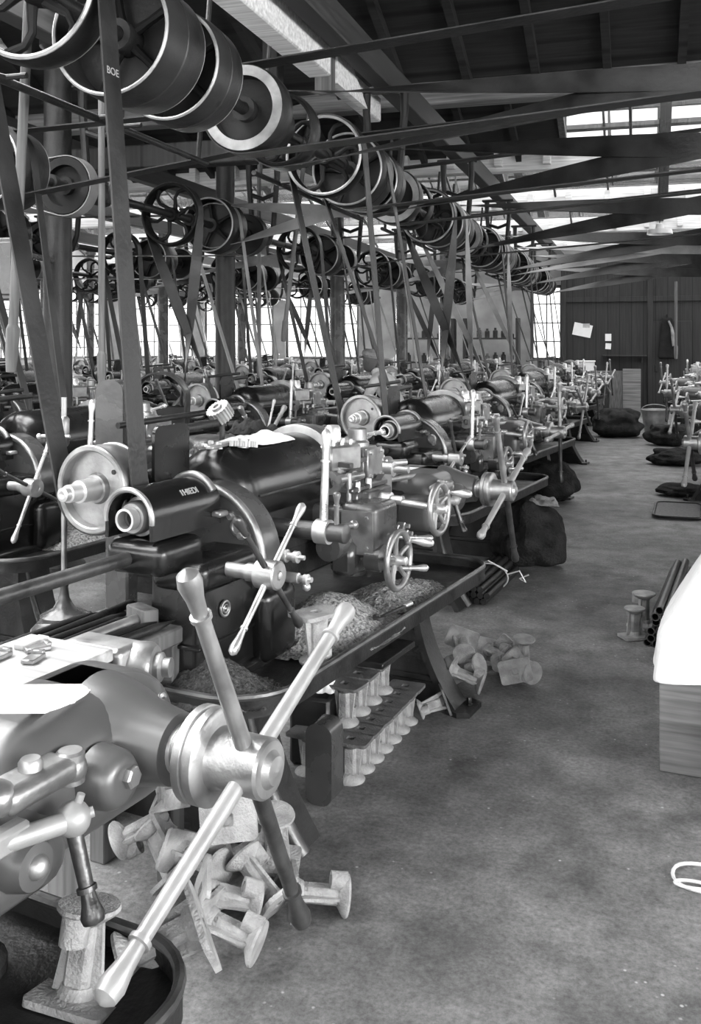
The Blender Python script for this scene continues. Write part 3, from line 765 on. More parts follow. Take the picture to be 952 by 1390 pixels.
def drum_pulley(name, RR, w, parent, loc):
    mb = MB(); a = w/2
    mb.lathe((0, 0, 0), (0, 1, 0), [(-a, RR-.018), (-a, RR-.003), (-a+.006, RR), (-a*.05-.006, RR+.006), (-a*.05, RR+.001), (-a*.05+.006, RR+.006), (a-.006, RR), (a, RR-.003), (a, RR-.018), (.02, RR-.02), (.02, .05), (-.0, .05), (-.0, RR-.02)], 56, True)
    mb.lathe((0, 0, 0), (0, 1, 0), [(-a*.7, .032), (-a*.7, .06), (a*.7, .06), (a*.7, .032)], 20, True)
    p = mb.build(name, 'rimdark', parent, loc)
    for q in (-1, 1): e = MB(); e.torus((0, q*a, 0), (0, 1, 0), RR-.009, .0075, 56, 6); e.build('rim_edge', 'rim', p)
    for i in range(5):
        t = 2*PI*i/5+.5; m2 = MB(); m2.sweep([(math.cos(t)*rr, -a*.25, math.sin(t)*rr) for rr in (.05, .12, RR-.03)], [.022, .016, .02], 8); m2.build('spoke', 'pulley', p)
    return p
def hanger(loc, label, group):
    t = thing('shaft_hanger', label, 'bracket', loc, 0, group)
    mb = MB()   # an A-frame cast bracket from the stringers to the bearing
    for s in (-1, 1):
        mb.sweep([(s*.15, 0, .77), (s*.15, 0, .6), (s*.13, 0, .35), (s*.11, 0, .1), (s*.05, 0, -.05)], [.035, .03, .028, .028, .03], 8)
    mb.box((0, 0, .765), (.42, .1, .03), .006); mb.sweep([(-.14, 0, .45), (0, 0, .4), (.14, 0, .45)], .022, 8)
    mb.build('bracket', 'iron', t)
    mb = MB(); mb.lathe((0, -.13, 0), (0, 1, 0), [(0, .036), (0, .05), (.04, .058), (.08, .075), (.18, .075), (.22, .058), (.26, .05), (.26, .036)], 20, True); mb.lathe((0, 0, .05), (0, 0, 1), [(0, .05), (.04, .05), (.05, .03), (.07, .03), (.07, 0)], 12)
    mb.build('bearing', 'iron', t)
    return t
SX, SZ, SR = -1.88, 2.75, .25
def countershaft(x, y, z, label, group, kind=0, rich=True):
    t = thing('countershaft', label, 'shaft', (x, y, z), 0, group)
    mb = MB(); mb.tube((0, -.5, 0), (0, 2.44, 0), .03, None, 16); mb.build('shaft', 'iron', t)
    if kind == 0:
        spoked_pulley('pulley', SR, .11, t, (0, 0, 0))
        drum_pulley('drum', .245, .30, t, (0, .58, 0))
        drum_pulley('drum', .235, .24, t, (0, 1.0, 0))
        web_pulley('pulley', .215, .14, t, (0, 1.72, 0), 'rimdark')
        spoked_pulley('pulley', .2, .12, t, (0, 2.2, 0), 'rimdark', edge='pulley')
    else:
        spoked_pulley('pulley', SR, .11, t, (0, 0, 0), edge='pulley'); drum_pulley('drum', .24, .3, t, (0, .8, 0)) if rich else spoked_pulley('pulley', .24, .2, t, (0, .8, 0), 'pulley', edge='pulley')
        web_pulley('pulley', .19, .1, t, (0, 1.5, 0), 'pulley', 'pulley')
    for yy in (.28, 1.3, 1.95): mb = MB(); mb.lathe((0, yy, 0), (0, 1, 0), [(0, .03), (0, .05), (.04, .05), (.04, .03)], 16, True); mb.build('collar', 'iron', t)
    return t
def belt(name, label, cA, rA, cB, rB, ax, w, m, crossed=False, group=None, th=.007, n=10, sag=0.):
    cA = V(cA); cB = V(cB); ax = V(ax).normalized()
    dv = cB-cA; e1 = dv-ax*dv.dot(ax); D = e1.length; e1 = e1/D; e2 = ax.cross(e1)
    off = dv.dot(ax)   # axial offset spread along the straight runs
    rA += th/2+.002; rB += th/2+.002
    be = math.acos(max(-1, min(1, ((rA+rB) if crossed else (rA-rB))/D)))
    path = []     # (pos, width vector, normal)
    def on(c, r, a): d = e1*math.cos(a)+e2*math.sin(a); return c+d*r, d
    # arc on A from +be round the back to -be
    K = 18
    for i in range(K+1):
        a = be+(2*PI-2*be)*i/K; p, d = on(cA, rA, a); path.append((p, ax, d))
    pA, dA = path[-1][0], path[-1][2]
    sB = -1 if not crossed else 1
    ab = sB*be+(PI if crossed else 0)   # angle of tangent point on B met by the run leaving A at -be
    if crossed: ab = PI-be; 
    else: ab = -be
    pB, dB = on(cB, rB, ab)
    def run(p, q, w0, d0, tw):
        T = (q-p).normalized()
        for i in range(1, n):
            f = i/n; rot = Matrix.Rotation(tw*f, 3, T)
            path.append((p.lerp(q, f)+V((0, 0, -sag*math.sin(PI*f))), rot @ w0, rot @ d0))
    run(pA, pB, ax, dA, PI if crossed else 0)
    if crossed:
        for i in range(K+1):
            a = (PI-be)-(2*PI-2*be)*i/K; p, d = on(cB, rB, a); path.append((p, -ax, d))
    else:
        for i in range(K+1):
            a = -be+2*be*i/K; p, d = on(cB, rB, a); path.append((p, ax, d))
    p1, w1, d1 = path[-1]; p2, w2, d2 = path[0]
    run(p1, p2, w1, d1, PI if crossed else 0)
    mb = MB(); N = len(path); vs = []; fs = []
    for (p, wv, d) in path:
        # shift along the axis where A and B do not line up
        f = (p-cA).dot(e1)/D; p = p+ax*off*max(0, min(1, f))
        vs += [p-wv*w/2-d*th/2, p+wv*w/2-d*th/2, p+wv*w/2+d*th/2, p-wv*w/2+d*th/2]
    for i in range(N):
        j = (i+1) % N
        for k in range(4):
            k2 = (k+1) % 4
            a, b, c, d_ = i*4+k, i*4+k2, j*4+k2, j*4+k
            if crossed and j == 0: pass
            fs.append((a, b, c, d_))
    mb.add(vs, fs); o = mb.build(name, m); return tag(o, label, 'belt', group)

names = ['first', 'second', 'third', 'fourth', 'fifth', 'sixth', 'seventh']
short = ['the near lathe', 'the swarf lathe', 'the second aisle lathe', 'the third aisle lathe', 'the fourth aisle lathe', 'the fifth aisle lathe', 'the last aisle lathe']
whose = ['lathe nearest the camera', 'lathe with swarf in its tray', 'second lathe up the aisle row', 'third lathe up the aisle row', 'fourth lathe up the aisle row', 'fifth lathe up the aisle row', 'last lathe of the aisle row']
for k in range(0, 7):
    y = 2.68+2.95*(k-1)
    if k > 0:
        countershaft(SX, y, SZ, f'black overhead shaft with big belt drums above {short[k]}', 'countershafts over the aisle row')
        hanger((SX, y+(1.42 if k > 1 else -.38), SZ), f'iron hanger holding the overhead shaft past {short[k]}', 'shaft hangers over the aisle row')
        wc = lw(k, .115, .2, 1.145)
        b = belt('drive_belt', f'leather belt running down from overhead to the rear wheel of {short[k]}', (SX, y, SZ), SR, wc, .135, (.08, 1, 0), .085, 'belt', k == 3, 'belts down to the aisle row')
        if k >= 2: belt('drive_belt', f'narrow leather belt slanting down to the gear guard of {short[k]}', (SX, y+.58, SZ), .245, lw(k, .8, .2, 1.1), .1, (.08, 1, 0), .06, 'belt_pale' if k in (3, 4) else 'belt', k in (3, 4), 'belts down to the aisle row')
        # belts that cross the aisle to the far row
        XC, ZC = 2.35, 3.0
        G = 'belts crossing the aisle'
        nm2 = short[k]
        if 1 < k < 3:
            belt('cross_belt', f'wide open flat belt crossing the aisle overhead by {nm2}', (SX, y+.58, SZ), .245, (XC, y+.58, ZC), .2, (0, 1, 0), .12, 'belt', False, G)
        if k > 1:
            belt('cross_belt', f'twisted flat belt crossing the aisle overhead by {nm2}', (SX, y+1.0, SZ), .235, (XC, y+1.0, ZC), .2, (0, 1, 0), .16, 'belt', True, G, n=24)
        if k in (1, 2, 3): belt('cross_belt', f'flat belt crossing the aisle from the pale faced pulley by {nm2}', (SX, y+1.72, SZ), .215, (XC, y+1.72, ZC+.05), .22, (0, 1, 0), .12, 'belt', False, G)
        if k in (1, 4): belt('cross_belt', f'crossed narrow belt over the aisle at the shaft end by {nm2}', (SX, y+2.2, SZ), .2, (XC, y+2.2, ZC), .2, (0, 1, 0), .13, 'belt_pale' if k in (2, 4) else 'belt', True, G, n=24)
        # belt to the row behind
        belt('cross_belt', f'flat belt from the overhead shaft by {short[k]} back to the second row', (SX, y+2.05, SZ), .1, (-3.6, y+2.05, 2.62), .19, (0, 1, 0), .1, 'belt' if k % 2 else 'belt_pale', k % 2 == 0, 'belts between the overhead shafts')
stamp = bpy.data.objects.new('belt_stamp', text_mesh('BOE', .034, .0006))
# shafts and belts of the rows behind
for ri, (x, y0, n, nm) in enumerate(rows):
    rn = ['second', 'third', 'fourth', 'fifth'][ri]
    for k in range(-1 if ri < 1 else 0, n):
        y = y0+2.95*k+.2; zc = 2.62
        countershaft(x-.45, y, zc, f'dark overhead shaft with pulleys, {names[k+1]} along the {rn} row', 'countershafts over the rows behind', 1, ri < 2)
        hanger((x-.45, y+1.9, zc), f'iron hanger at the end of the {names[k+1]} shaft along the {rn} row', 'shaft hangers over the rows behind') if k >= 0 else None
        if k < 0: continue
        o = V((x, y0+2.95*k, 0)); wc = o+LV*.115-NV*.2+V((0, 0, 1.145))
        belt('drive_belt', f'dark belt slanting down to the rear wheel of the {names[k]} lathe in the {rn} row', (x-.45, y, zc), SR, wc, .135, (.05, 1, 0), .085, 'belt', (k+ri) % 3 == 1, 'belts down to the rows behind')
        wc2 = o+LV*.95-NV*.25+V((0, 0, 1.1))
        belt('drive_belt', f'narrow belt down to the gear guard of the {names[k]} lathe in the {rn} row', (x-.45, y+.8, zc), .24, wc2, .1, (.05, 1, 0), .055, 'belt_pale' if (k+ri) % 2 else 'belt', False, 'belts down to the rows behind')
        if ri < 3 and k < n-1:
            belt('cross_belt', f'flat belt between the overhead shafts, {names[k]} along the {rn} row', (x-.45, y+1.5, zc), .19, (rows[ri+1][0]-.45, y+1.5, zc+.05), .19, (0, 1, 0), .1, 'belt_pale' if (k+ri) % 2 == 0 else 'belt', k % 2 == 0, 'belts between the overhead shafts')
# far countershafts over the sunlit row
for k in range(5):
    t = countershaft(2.35, 4.4+2.95*k, 3.0, f'overhead shaft above the sunlit row, {names[k]} from the camera', 'countershafts across the aisle', 1)
    hanger((2.35, 6.0+2.95*k, 3.0), f'iron hanger of the {names[k]} overhead shaft above the sunlit row', 'shaft hangers across the aisle')
# shifter rods
for k in range(1, 7):
    y = 2.68+2.95*(k-1)
    t = thing('belt_shifter', f'iron belt shifter rod with two forks over {short[k]}', 'rod', (SX-.36, y-.3, 2.62 if k > 1 else 2.56), 0, 'belt shifters')
    mb = MB(); mb.tube((0, 0, 0), (0, 2.3, 0), .016, None, 10); mb.build('rod', 'iron', t)
    for yy in (.48, 1.3):
        mb = MB()
        for s in (-1, 1): mb.sweep([(0, yy, 0), (.03, yy+s*.09, .0), (.12, yy+s*.09, .0)], .011, 8)
        mb.build('fork', 'iron', t)
    for yy in (.1, 2.2):
        mb = MB(); mb.tube((0, yy, 0), (.07, yy, .88), .014, None, 8); mb.build('drop_rod', 'iron', t)
# long handles hanging down to the operators
for k, (px, py0, py1, d) in enumerate(((138, 340, 505, 5.6), (16, 190, 480, 3.9), (386, 330, 452, 8.5), (352, 335, 500, 9.5), (918, 382, 480, 14.))):
    a = at(px+ (14 if k in (1, 2) else 0), py0, d); b_ = at(px, py1, d)
    mb = MB(); mb.tube(b_, a+(a-b_).normalized()*1.2 if k != 4 else a, .02); mb.lathe(b_, a-b_, [(-.08, 0), (-.075, .02), (0, .026), (.1, .028), (.12, .02)], 12)
    tag(mb.build('shifter_handle', 'woodplain'), ['dark wooden shifter handle hanging beyond the wide belt', 'grey wooden shifter handle beside the iron column', 'slanted wooden shifter handle before the bright windows', 'thin wooden shifter handle before the bright windows', 'pale wooden pole hanging before the board wall'][k], 'handle', 'hanging shifter handles')

# pendant lamp
lp = at(896, 318, 9.5)
t = thing('pendant_lamp', 'white enamel pendant lamp shade hanging above the aisle', 'lamp', lp)
mb = MB(); mb.lathe((0, 0, 0), (0, 0, 1), [(0, .125), (.03, .12), (.045, .115), (.05, .045), (.1, .035), (.11, .012), (.104, .012), (.095, .028), (.044, .038), (.038, .108), (.0, .118)], 28, True); mb.build('lamp_shade', 'enamel', t)
mb = MB(); mb.tube((0, 0, .1), (0, 0, 1.15), .005); mb.build('cord', 'cord', t)
mb = MB(); mb.ball((0, 0, .03), .03); mb.build('bulb', 'enamel', t)

# ------------------------------------------------------------------ castings
def make_casting(m='casting'):
    """a pedestal bracket: oblong top plate, ribbed shank, round flange with a clamp lug"""
    t = thing('pedestal_casting', 'x', 'casting')
    mb = MB(); o_ = rrect(.15, .108, .014); n_ = len(o_); i_ = []
    for x, y in o_:
        a = math.atan2(y/.108, x/.15); i_.append((.019*math.cos(a), .019*math.sin(a)))
    vs = [(x, y, z) for z in (.142, .154) for x, y in o_]+[(x, y, z) for z in (.142, .154) for x, y in i_]
    fs = []
    for i in range(n_):
        j = (i+1) % n_
        fs += [(i, j, n_+j, n_+i), (2*n_+i, 3*n_+i, 3*n_+j, 2*n_+j), (n_+i, n_+j, 3*n_+j, 3*n_+i), (i, 2*n_+i, 2*n_+j, j)]
    mb.add(vs, fs); mb.lathe((0, 0, .142), (0, 0, 1), [(-.02, .028), (-.004, .034), (0, .046)], 16)
    mb.build('top_plate', m, t)
    mb = MB(); mb.box((0, 0, .068), (.046, .042, .126), .008)
    for s in (-1, 1): mb.prism([(0, .01), (.012, .01), (.03, .14), (0, .14)], (s*.018, -.004 if s > 0 else .004, 0), (s, 0, 0), (0, 0, 1), .008*-1 if s > 0 else -.008)
    mb.build('shank', m, t)
    mb = MB(); mb.lathe((0, 0, 0), (0, 0, 1), [(0, .026), (0, .052), (.006, .054), (.011, .05), (.024, .032), (.03, .024)], 24)
    mb.build('round_flange', m, t)
    mb = MB(); mb.lathe((0, -.036, .006), (0, 0, 1), [(0, .014), (0, .024), (.045, .024), (.045, .014)], 16, True); mb.ball((0, -.036, .03), .02)
    mb.build('clamp_lug', m, t)
    return t
CAST = make_casting()
used = [False]
def casting(loc, rot=(0, 0, 0), label='', group='raw castings', s=1.):
    if not used[0]: o = CAST; used[0] = True
    else: o = copy_tree(CAST)
    o.location = loc; o.rotation_euler = [math.radians(a) for a in rot]; o.scale = (s, s, s)
    o['label'] = label; o['group'] = group; return o
# rows under the tray: flange down, plate up
f0, f1 = on_floor(487, 1060), on_floor(560, 981)
NR = 7
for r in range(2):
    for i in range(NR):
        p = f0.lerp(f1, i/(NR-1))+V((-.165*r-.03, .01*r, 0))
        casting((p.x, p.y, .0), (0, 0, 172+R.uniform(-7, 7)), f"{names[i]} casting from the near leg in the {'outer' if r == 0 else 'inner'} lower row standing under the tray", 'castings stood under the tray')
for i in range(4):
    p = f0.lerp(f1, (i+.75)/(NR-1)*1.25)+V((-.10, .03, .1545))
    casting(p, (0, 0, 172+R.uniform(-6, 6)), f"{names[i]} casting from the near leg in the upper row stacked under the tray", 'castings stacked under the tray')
casting(on_floor(580, 978)+V((-.03, -.02, .05)), (0, 70, 20), 'small casting lying tipped against the leg foot plate', 'castings stood under the tray', .8)
def casting_to(f, p, roll, label, group, sc=1.):
    f = at(*f); p = at(*p); z = (p-f).normalized()
    q = z.to_track_quat('Z', 'Y') @ mathutils.Quaternion((0, 0, 1), math.radians(roll))
    o = casting(f, (0, 0, 0), label, group, sc); o.rotation_mode = 'XYZ'; o.rotation_euler = q.to_euler(); return o
# pile beyond the right leg
G = 'castings piled beyond the tray leg'
for f, p, r, lb in [((630, 888, 4.48), (627, 862, 4.66), 20, 'casting with its round flange facing out just behind the tray leg'),
    ((656, 928, 4.30), (628, 916, 4.33), 180, 'casting lying on the floor beside the leg with its lug to the aisle'),
    ((652, 902, 4.44), (628, 908, 4.5), 90, 'casting lying bent across the middle of the pile behind the leg'),
    ((690, 893, 4.62), (658, 880, 4.75), 200, 'casting lying at the back of the pile behind the leg'),
    ((680, 900, 4.6), (690, 885, 4.72), 40, 'casting tipped against the upright one in the aisle pile'),
    ((712, 866, 4.62), (710, 905, 4.64), 150, 'casting standing on its plate with flange up at the aisle end of the pile'),
    ((704, 903, 4.60), (699, 912, 4.44), 15, 'casting lying with its holed plate facing out at the aisle end of the pile'),
    ((724, 914, 4.45), (706, 905, 4.55), 60, 'casting lying with its flange furthest out in the aisle')]:
    casting_to(f, p, r, lb, G)
# foreground heap beside the near lathe
G = 'castings heaped beside the near lathe'
for f, p, r, lb in [((472, 1216, 2.68), (398, 1210, 2.66), 185, 'casting lying alone at the edge of the heap with its flange to the aisle'),
    ((374, 1104, 2.72), (370, 1172, 2.76), 200, 'casting standing flange up beside the tray leg on top of the heap'),
    ((330, 1100, 2.74), (308, 1114, 2.58), 10, 'casting showing its holed pale plate below the capstan hub'),
    ((300, 1182, 2.62), (252, 1160, 2.7), 30, 'casting lying in the middle of the heap left of the long dark spoke'),
    ((328, 1160, 2.66), (366, 1215, 2.6), 100, 'casting wedged behind the long dark spoke'),
    ((350, 1226, 2.56), (298, 1214, 2.54), 170, 'ribbed casting lying below the middle of the heap'),
    ((352, 1282, 2.42), (288, 1250, 2.46), 190, 'ribbed casting lying lowest in the heap by the tray rim'),
    ((205, 1120, 2.78), (246, 1188, 2.7), 60, 'casting slanting down at the back of the heap'),
    ((160, 1142, 2.8), (205, 1118, 2.8), 0, 'casting with a bright top edge at the back of the heap under the gearcase'),
    ((232, 1100, 2.72), (228, 1050, 2.76), 180, 'casting standing high right under the capstan flange'),
    ((385, 1205, 2.72), (352, 1180, 2.78), 0, 'casting under the lone one at the aisle edge of the heap'),
    ((282, 1150, 2.75), (300, 1210, 2.7), 120, 'casting buried under the holed plate')]:
    casting_to(f, p, r, lb, G, 1.05)
# in the near tray
casting_to((122, 1226, 1.54), (108, 1330, 1.52), 170, 'casting standing flange up in the tray of the near lathe', 'castings in the near tray', .95)
casting_to((165, 1310, 1.6), (222, 1278, 1.62), 30, 'casting lying in the tray of the near lathe', 'castings in the near tray', .95)
casting(lw(1, .47, -.37, .577), (0, 0, 60), 'casting standing on end in the swarfy tray beside the pedestal', 'castings in the swarf tray', 1.05)
# by the tubes
a = on_floor(862, 866); casting((a.x, a.y, .165), (180, 0, 30), 'casting standing on its plate in front, beside the tube stack', 'castings by the tubes', 1.05)
a = on_floor(872, 852); casting((a.x+.01, a.y+.03, .19), (180, 0, 60), 'taller casting standing behind its twin, beside the tube stack', 'castings by the tubes', 1.2)
dk = {}  # top plates under the tray get the copy with shade in its colour
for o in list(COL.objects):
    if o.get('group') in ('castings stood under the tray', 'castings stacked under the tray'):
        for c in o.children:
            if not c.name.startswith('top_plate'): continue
            if 'me' not in dk: dk['me'] = c.data.copy(); dk['me'].materials.clear(); dk['me'].materials.append(M['casting_shaded'])
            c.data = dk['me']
# ------------------------------------------------------------------ tube stack across the aisle
p0 = on_floor(884, 880); p1 = at(915, 795, 6.3); dr = (p1-p0); dr.z = 0; dr.normalize(); sd = V((dr.y, -dr.x, 0))
rr = .0215; n = 0
for row, cnt in enumerate((5, 6, 5, 4, 3, 2)):
    for i in range(cnt):
        c = p0+sd*(rr*2.02*(i+.5*(row % 2)+(0 if row < 1 else .5*(row//2)))-.02)+V((0, 0, rr+row*rr*1.74))+dr*R.uniform(-.03, .03)
        mb = MB(); mb.lathe(c, dr, [(0, rr), (R.uniform(1.1, 1.3), rr), (1.1, rr*.8), (0, rr*.8)], 16, True)
        tag(mb.build('steel_tube', 'bsteel'), f"{names[i]} dark tube from the aisle in the {['bottom', 'second', 'third', 'fourth', 'fifth', 'top'][row]} layer of the stack", 'tube', 'tubes stacked across the aisle'); n += 1

# bundle of rods tied with wire
b0 = on_floor(640, 820); b1 = on_floor(690, 775); dr = (b1-b0).normalized(); sd = V((dr.y, -dr.x, 0))
for row, cnt in enumerate((5, 5, 4, 3)):
    for i in range(cnt):
        c = b0+sd*(.042*(i+.5*(row % 2)+.5*(row//2)-2.2))+V((0, 0, .021+row*.036))
        mb = MB(); mb.lathe(c, dr, [(0, 0), (0, .02), (.75+R.uniform(-.05, .05), .02), (.75, 0)], 12)
        tag(mb.build('steel_bar', 'iron'), f"{names[i]} black bar in the {['bottom', 'second', 'third', 'top'][row]} layer of the tied bundle", 'bar', 'bars in the tied bundle')
mb = MB(); q = b0+dr*.42
mb.sweep([q+sd*(.125*math.cos(a))+V((0, 0, .075+.085*math.sin(a))) for a in [2*PI*i/24 for i in range(24)]], .005, 6, True)
mb.sweep([q+sd*.12+V((0, 0, .1)), q+sd*.2+V((0, 0, .13)), q+sd*.24+V((0, 0, .06)), q+sd*.2+V((0, 0, .08)), q+sd*.26+V((0, 0, .11))], .005, 6)
mb.sweep([q+sd*-.1+V((0, 0, .14)), q+sd*.02-dr*.1+V((0, 0, .2)), q+sd*.12+V((0, 0, .12))], .005, 6)
tag(mb.build('binding_wire', 'wire'), 'white wire twisted round the bundle of black bars', 'wire')

# ------------------------------------------------------------------ on and around the swarf lathe
import mathutils
def heap(c, rx, ry, h, n=26, seed=0, amp=.012):
    mb = MB(); vs = []; fs = []
    for i in range(n+1):
        for j in range(n+1):
            u = -1+2*i/n; v = -1+2*j/n; r = math.hypot(u, v)
            f = max(0, 1-r*1.0); z = h*(f*f*(3-2*f))
            nz = mathutils.noise.noise(V((u*6+seed, v*6, seed)))*amp+mathutils.noise.noise(V((u*25+seed, v*25, seed)))*amp*.7
            vs.append((c[0]+u*rx, c[1]+v*ry, c[2]+max(-.004, z+nz*(1 if f > 0 else 0))))
    for i in range(n):
        for j in range(n):
            if math.hypot(-1+2*(i+.5)/n, -1+2*(j+.5)/n) < 1.0: fs.append((i*(n+1)+j, (i+1)*(n+1)+j, (i+1)*(n+1)+j+1, i*(n+1)+j+1))
    return mb.add(vs, fs)
def swarf(lat, x, y, rx, ry, h, label, seed, m='chips'):
    mb = heap((0, 0, 0), rx, ry, h, 40, seed); o = mb.build('swarf_heap', m); o.location = lat+LV*x-NV*y+V((0, 0, .568)); o.rotation_euler = (0, 0, ROT)
    tag(o, label, 'swarf', 'swarf heaps', 'stuff')
    return o
swarf(lathe_origin(1), .82, -.22, .36, .26, .13, 'heap of bright swarf in the tray below the carriage', 1)
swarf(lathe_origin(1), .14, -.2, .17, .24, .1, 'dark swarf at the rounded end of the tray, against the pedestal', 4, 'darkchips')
swarf(lathe_origin(1), 1.35, -.25, .3, .18, .05, 'thin drift of swarf towards the far end of the tray', 7)
swarf(V((-3.15, 3.75, 0)), .75, -.2, .35, .24, .12, 'heap of swarf in the tray of the first lathe of the second row', 9)
# spanner on the tray edge
t = thing('spanner', 'small dark spanner lying on the rim of the swarf tray', 'tool', lw(1, .96, -.42, .618), ROT-.12)
mb = MB(); mb.box((0, 0, .006), (.17, .014, .009), .003); mb.build('handle', 'bsteel', t)
mb = MB(); mb.lathe((-.1, 0, .001), (0, 0, 1), [(0, .014), (0, .024), (.011, .024), (.011, .014)], 14, True, a0=.6, a1=5.7); mb.build('jaw', 'bsteel', t)
mb = MB(); mb.rbox((.1, 0, .008), (.05, .022, .014), .006, 3); mb.build('worn_end', 'steel', t)
# gears, rag and cutter arbor on the gear guard
gp = lw(1, .6, .06, 1.244)
def gear(name, label, loc, RR, h, nt, m, rot=(0, 0, 0)):
    poly = []
    for i in range(nt*4):
        a = 2*PI*i/(nt*4); r = RR if i % 4 < 2 else RR*.88; poly.append((r*math.cos(a), r*math.sin(a)))
    t = thing(name, label, 'gear', loc, 0, None, rot)
    mb = MB(); mb.prism(poly, (0, 0, 0), (1, 0, 0), (0, 1, 0), h); mb.build('toothed_wheel', m, t, angle=20)
    mb = MB(); mb.lathe((0, 0, -.004), (0, 0, 1), [(0, .012), (0, .02), (h+.012, .02), (h+.012, .012)], 16, True); mb.build('hub', m, t)
    return t
gear('spur_gear', 'small spur gear lying flat on the gear guard in front of the rag', lw(1, .60, -.005, 1.235), .05, .02, 24, 'dsteel', (math.radians(-8), 0, 0))
gear('worm_gear', 'worm gear tilted on the end of the guard plate arm', lw(1, .69, .14, 1.325), .045, .05, 20, 'dsteel', (math.radians(35), math.radians(-20), 0))
mb = MB()
for i, (dx, dy) in enumerate(((-.13, .02), (-.1, -.03), (-.06, .03))): bolt(mb, lw(1, .6+dx, .06+dy, 1.236), (0, 0, 1), .011, .02)
mb.box((0, 0, 0), (.2, .03, .012), .003, Matrix.Translation(lw(1, .53, .04, 1.246)) @ Matrix.Rotation(ROT+.2, 4, 'Z'))
tag(mb.build('clamp_bar', 'dsteel'), 'flat clamp bar with loose bolts lying on the gear guard', 'tool')
def crumple(c, sx, sy, h, seed, nx=30, ny=20, rotz=0., base=0., wr=.5, drape=None):
    mb = MB(); vs = []; fs = []
    for i in range(nx+1):
        for j in range(ny+1):
            u = -1+2*i/nx; v = -1+2*j/ny
            e = max(0, 1-max(abs(u), abs(v))**4)
            z = h*(.25+.75*e)*(.55+wr*mathutils.noise.noise(V((u*2.2+seed, v*2.6, seed)))+wr*.5*mathutils.noise.noise(V((u*6+seed, v*6, seed))))
            ed = 1+.16*mathutils.noise.noise(V((u*1.5, v*1.5, seed+9)))
            x = u*sx*ed; y = v*sy*ed
            if drape: z += drape(x, y)
            vs.append((x, y, max(base if not drape else -9, z)))
    for i in range(nx):
        for j in range(ny): a = i*(ny+1)+j; fs.append((a, a+ny+1, a+ny+2, a+1))
    rm = Matrix.Translation(V(c)) @ Matrix.Rotation(rotz, 4, 'Z')
    return mb.add(vs, fs, rm)
def soften(o, th=.004, lv=1):
    s = o.modifiers.new('thick', 'SOLIDIFY'); s.thickness = th; s.offset = 0
    if lv: q = o.modifiers.new('smooth', 'SUBSURF'); q.levels = lv; q.render_levels = lv
    return o
gdr = lambda x, y: math.sqrt(max(.001, .169**2-min(.16, abs(y))**2))-.169
o = crumple(lw(1, .78, .05, 1.243), .17, .06, .035, 3.3, 30, 16, ROT, drape=lambda x, y: gdr(x, y-.02)).build('cleaning_rag', 'cloth'); tag(soften(o), 'crumpled white rag lying on top of the gear guard', 'rag')
# dark cloth beyond the disc
o = crumple(lw(1, 1.3, .42, 1.2), .13, .07, .09, 5.1, 24, 14, ROT).build('oily_rag', 'sack'); tag(soften(o), 'dark oily rag hanging on the bar behind the big friction disc', 'rag')
# oil cans under the tray
for i, (px, py, s, lb) in enumerate(((452, 985, 1., 'dark round oil can with a spout under the tray, in front'), (470, 968, .9, 'dark round oil can under the tray, behind the other one'))):
    p = on_floor(px, py+50)+V((0, .0, 0))
    t = thing('oil_can', lb, 'can', p+V((-.05, .02, .0)), .4, 'oil cans under the tray')
    mb = MB(); mb.lathe((0, 0, 0), (0, 0, 1), [(0, .05), (.02, .075), (.07, .095*s), (.12, .09*s), (.16, .06*s), (.19, .035), (.2, .03), (.2, 0)], 24); mb.build('body', 'black', t)
    mb = MB(); mb.lathe((0, 0, .195), (0, 0, 1), [(0, .033), (.008, .036), (.016, .024), (.1, .022), (.104, .026), (.11, .026), (.11, 0)], 16); mb.build('neck', 'iron', t)
    mb = MB(); mb.sweep([(.02, 0, .29), (.07, .01, .28), (.1, .02, .22), (.09, .01, .17)], .006, 6); mb.build('handle', 'iron', t)
# upright plate, rag under the tray
p = on_floor(446, 1086)
t = Matrix.Translation(p+V((-.02, -.05, 0))) @ Matrix.Rotation(math.radians(-6), 4, 'Z')
mb = MB(); mb.prism(rrect(.10, .28, .04), (0, 0, .14), (1, 0, 0), (0, 0, 1), -.1, t); tag(mb.build('cast_weight', 'greyiron'), 'dark round topped iron weight standing under the tray by the leg', 'weight')
o = crumple(on_floor(432, 1060)+V((-.03, .15, .27)), .05, .05, .1, 8.1, 14, 14).build('paper_scrap', 'paper'); tag(soften(o, .002), 'white paper scrap stuck behind the tray leg', 'paper')
mb = MB(); bx = on_floor(428, 1060)+V((-.06, .2, 0)); mb.box((bx.x, bx.y, .13), (.16, .2, .26), .012); tag(mb.build('iron_box', 'iron'), 'dark iron box behind the tray leg under the paper scrap', 'box')
o = crumple(lw(1, 1.35, -.25, .44), .05, .04, .05, 2.7, 14, 14).build('paper_scrap', 'paper'); tag(soften(o, .002), 'white crumpled paper on top of the stacked castings', 'paper')
mb = MB(); mb.box((0, 0, 0), (.32, .14, .025), .004, Matrix.Translation(lw(1, 1.3, -.22, .345)) @ Matrix.Rotation(ROT, 4, 'Z')); tag(mb.build('iron_plate', 'iron'), 'dark flat plate lying over the stacked castings under the tray', 'plate')
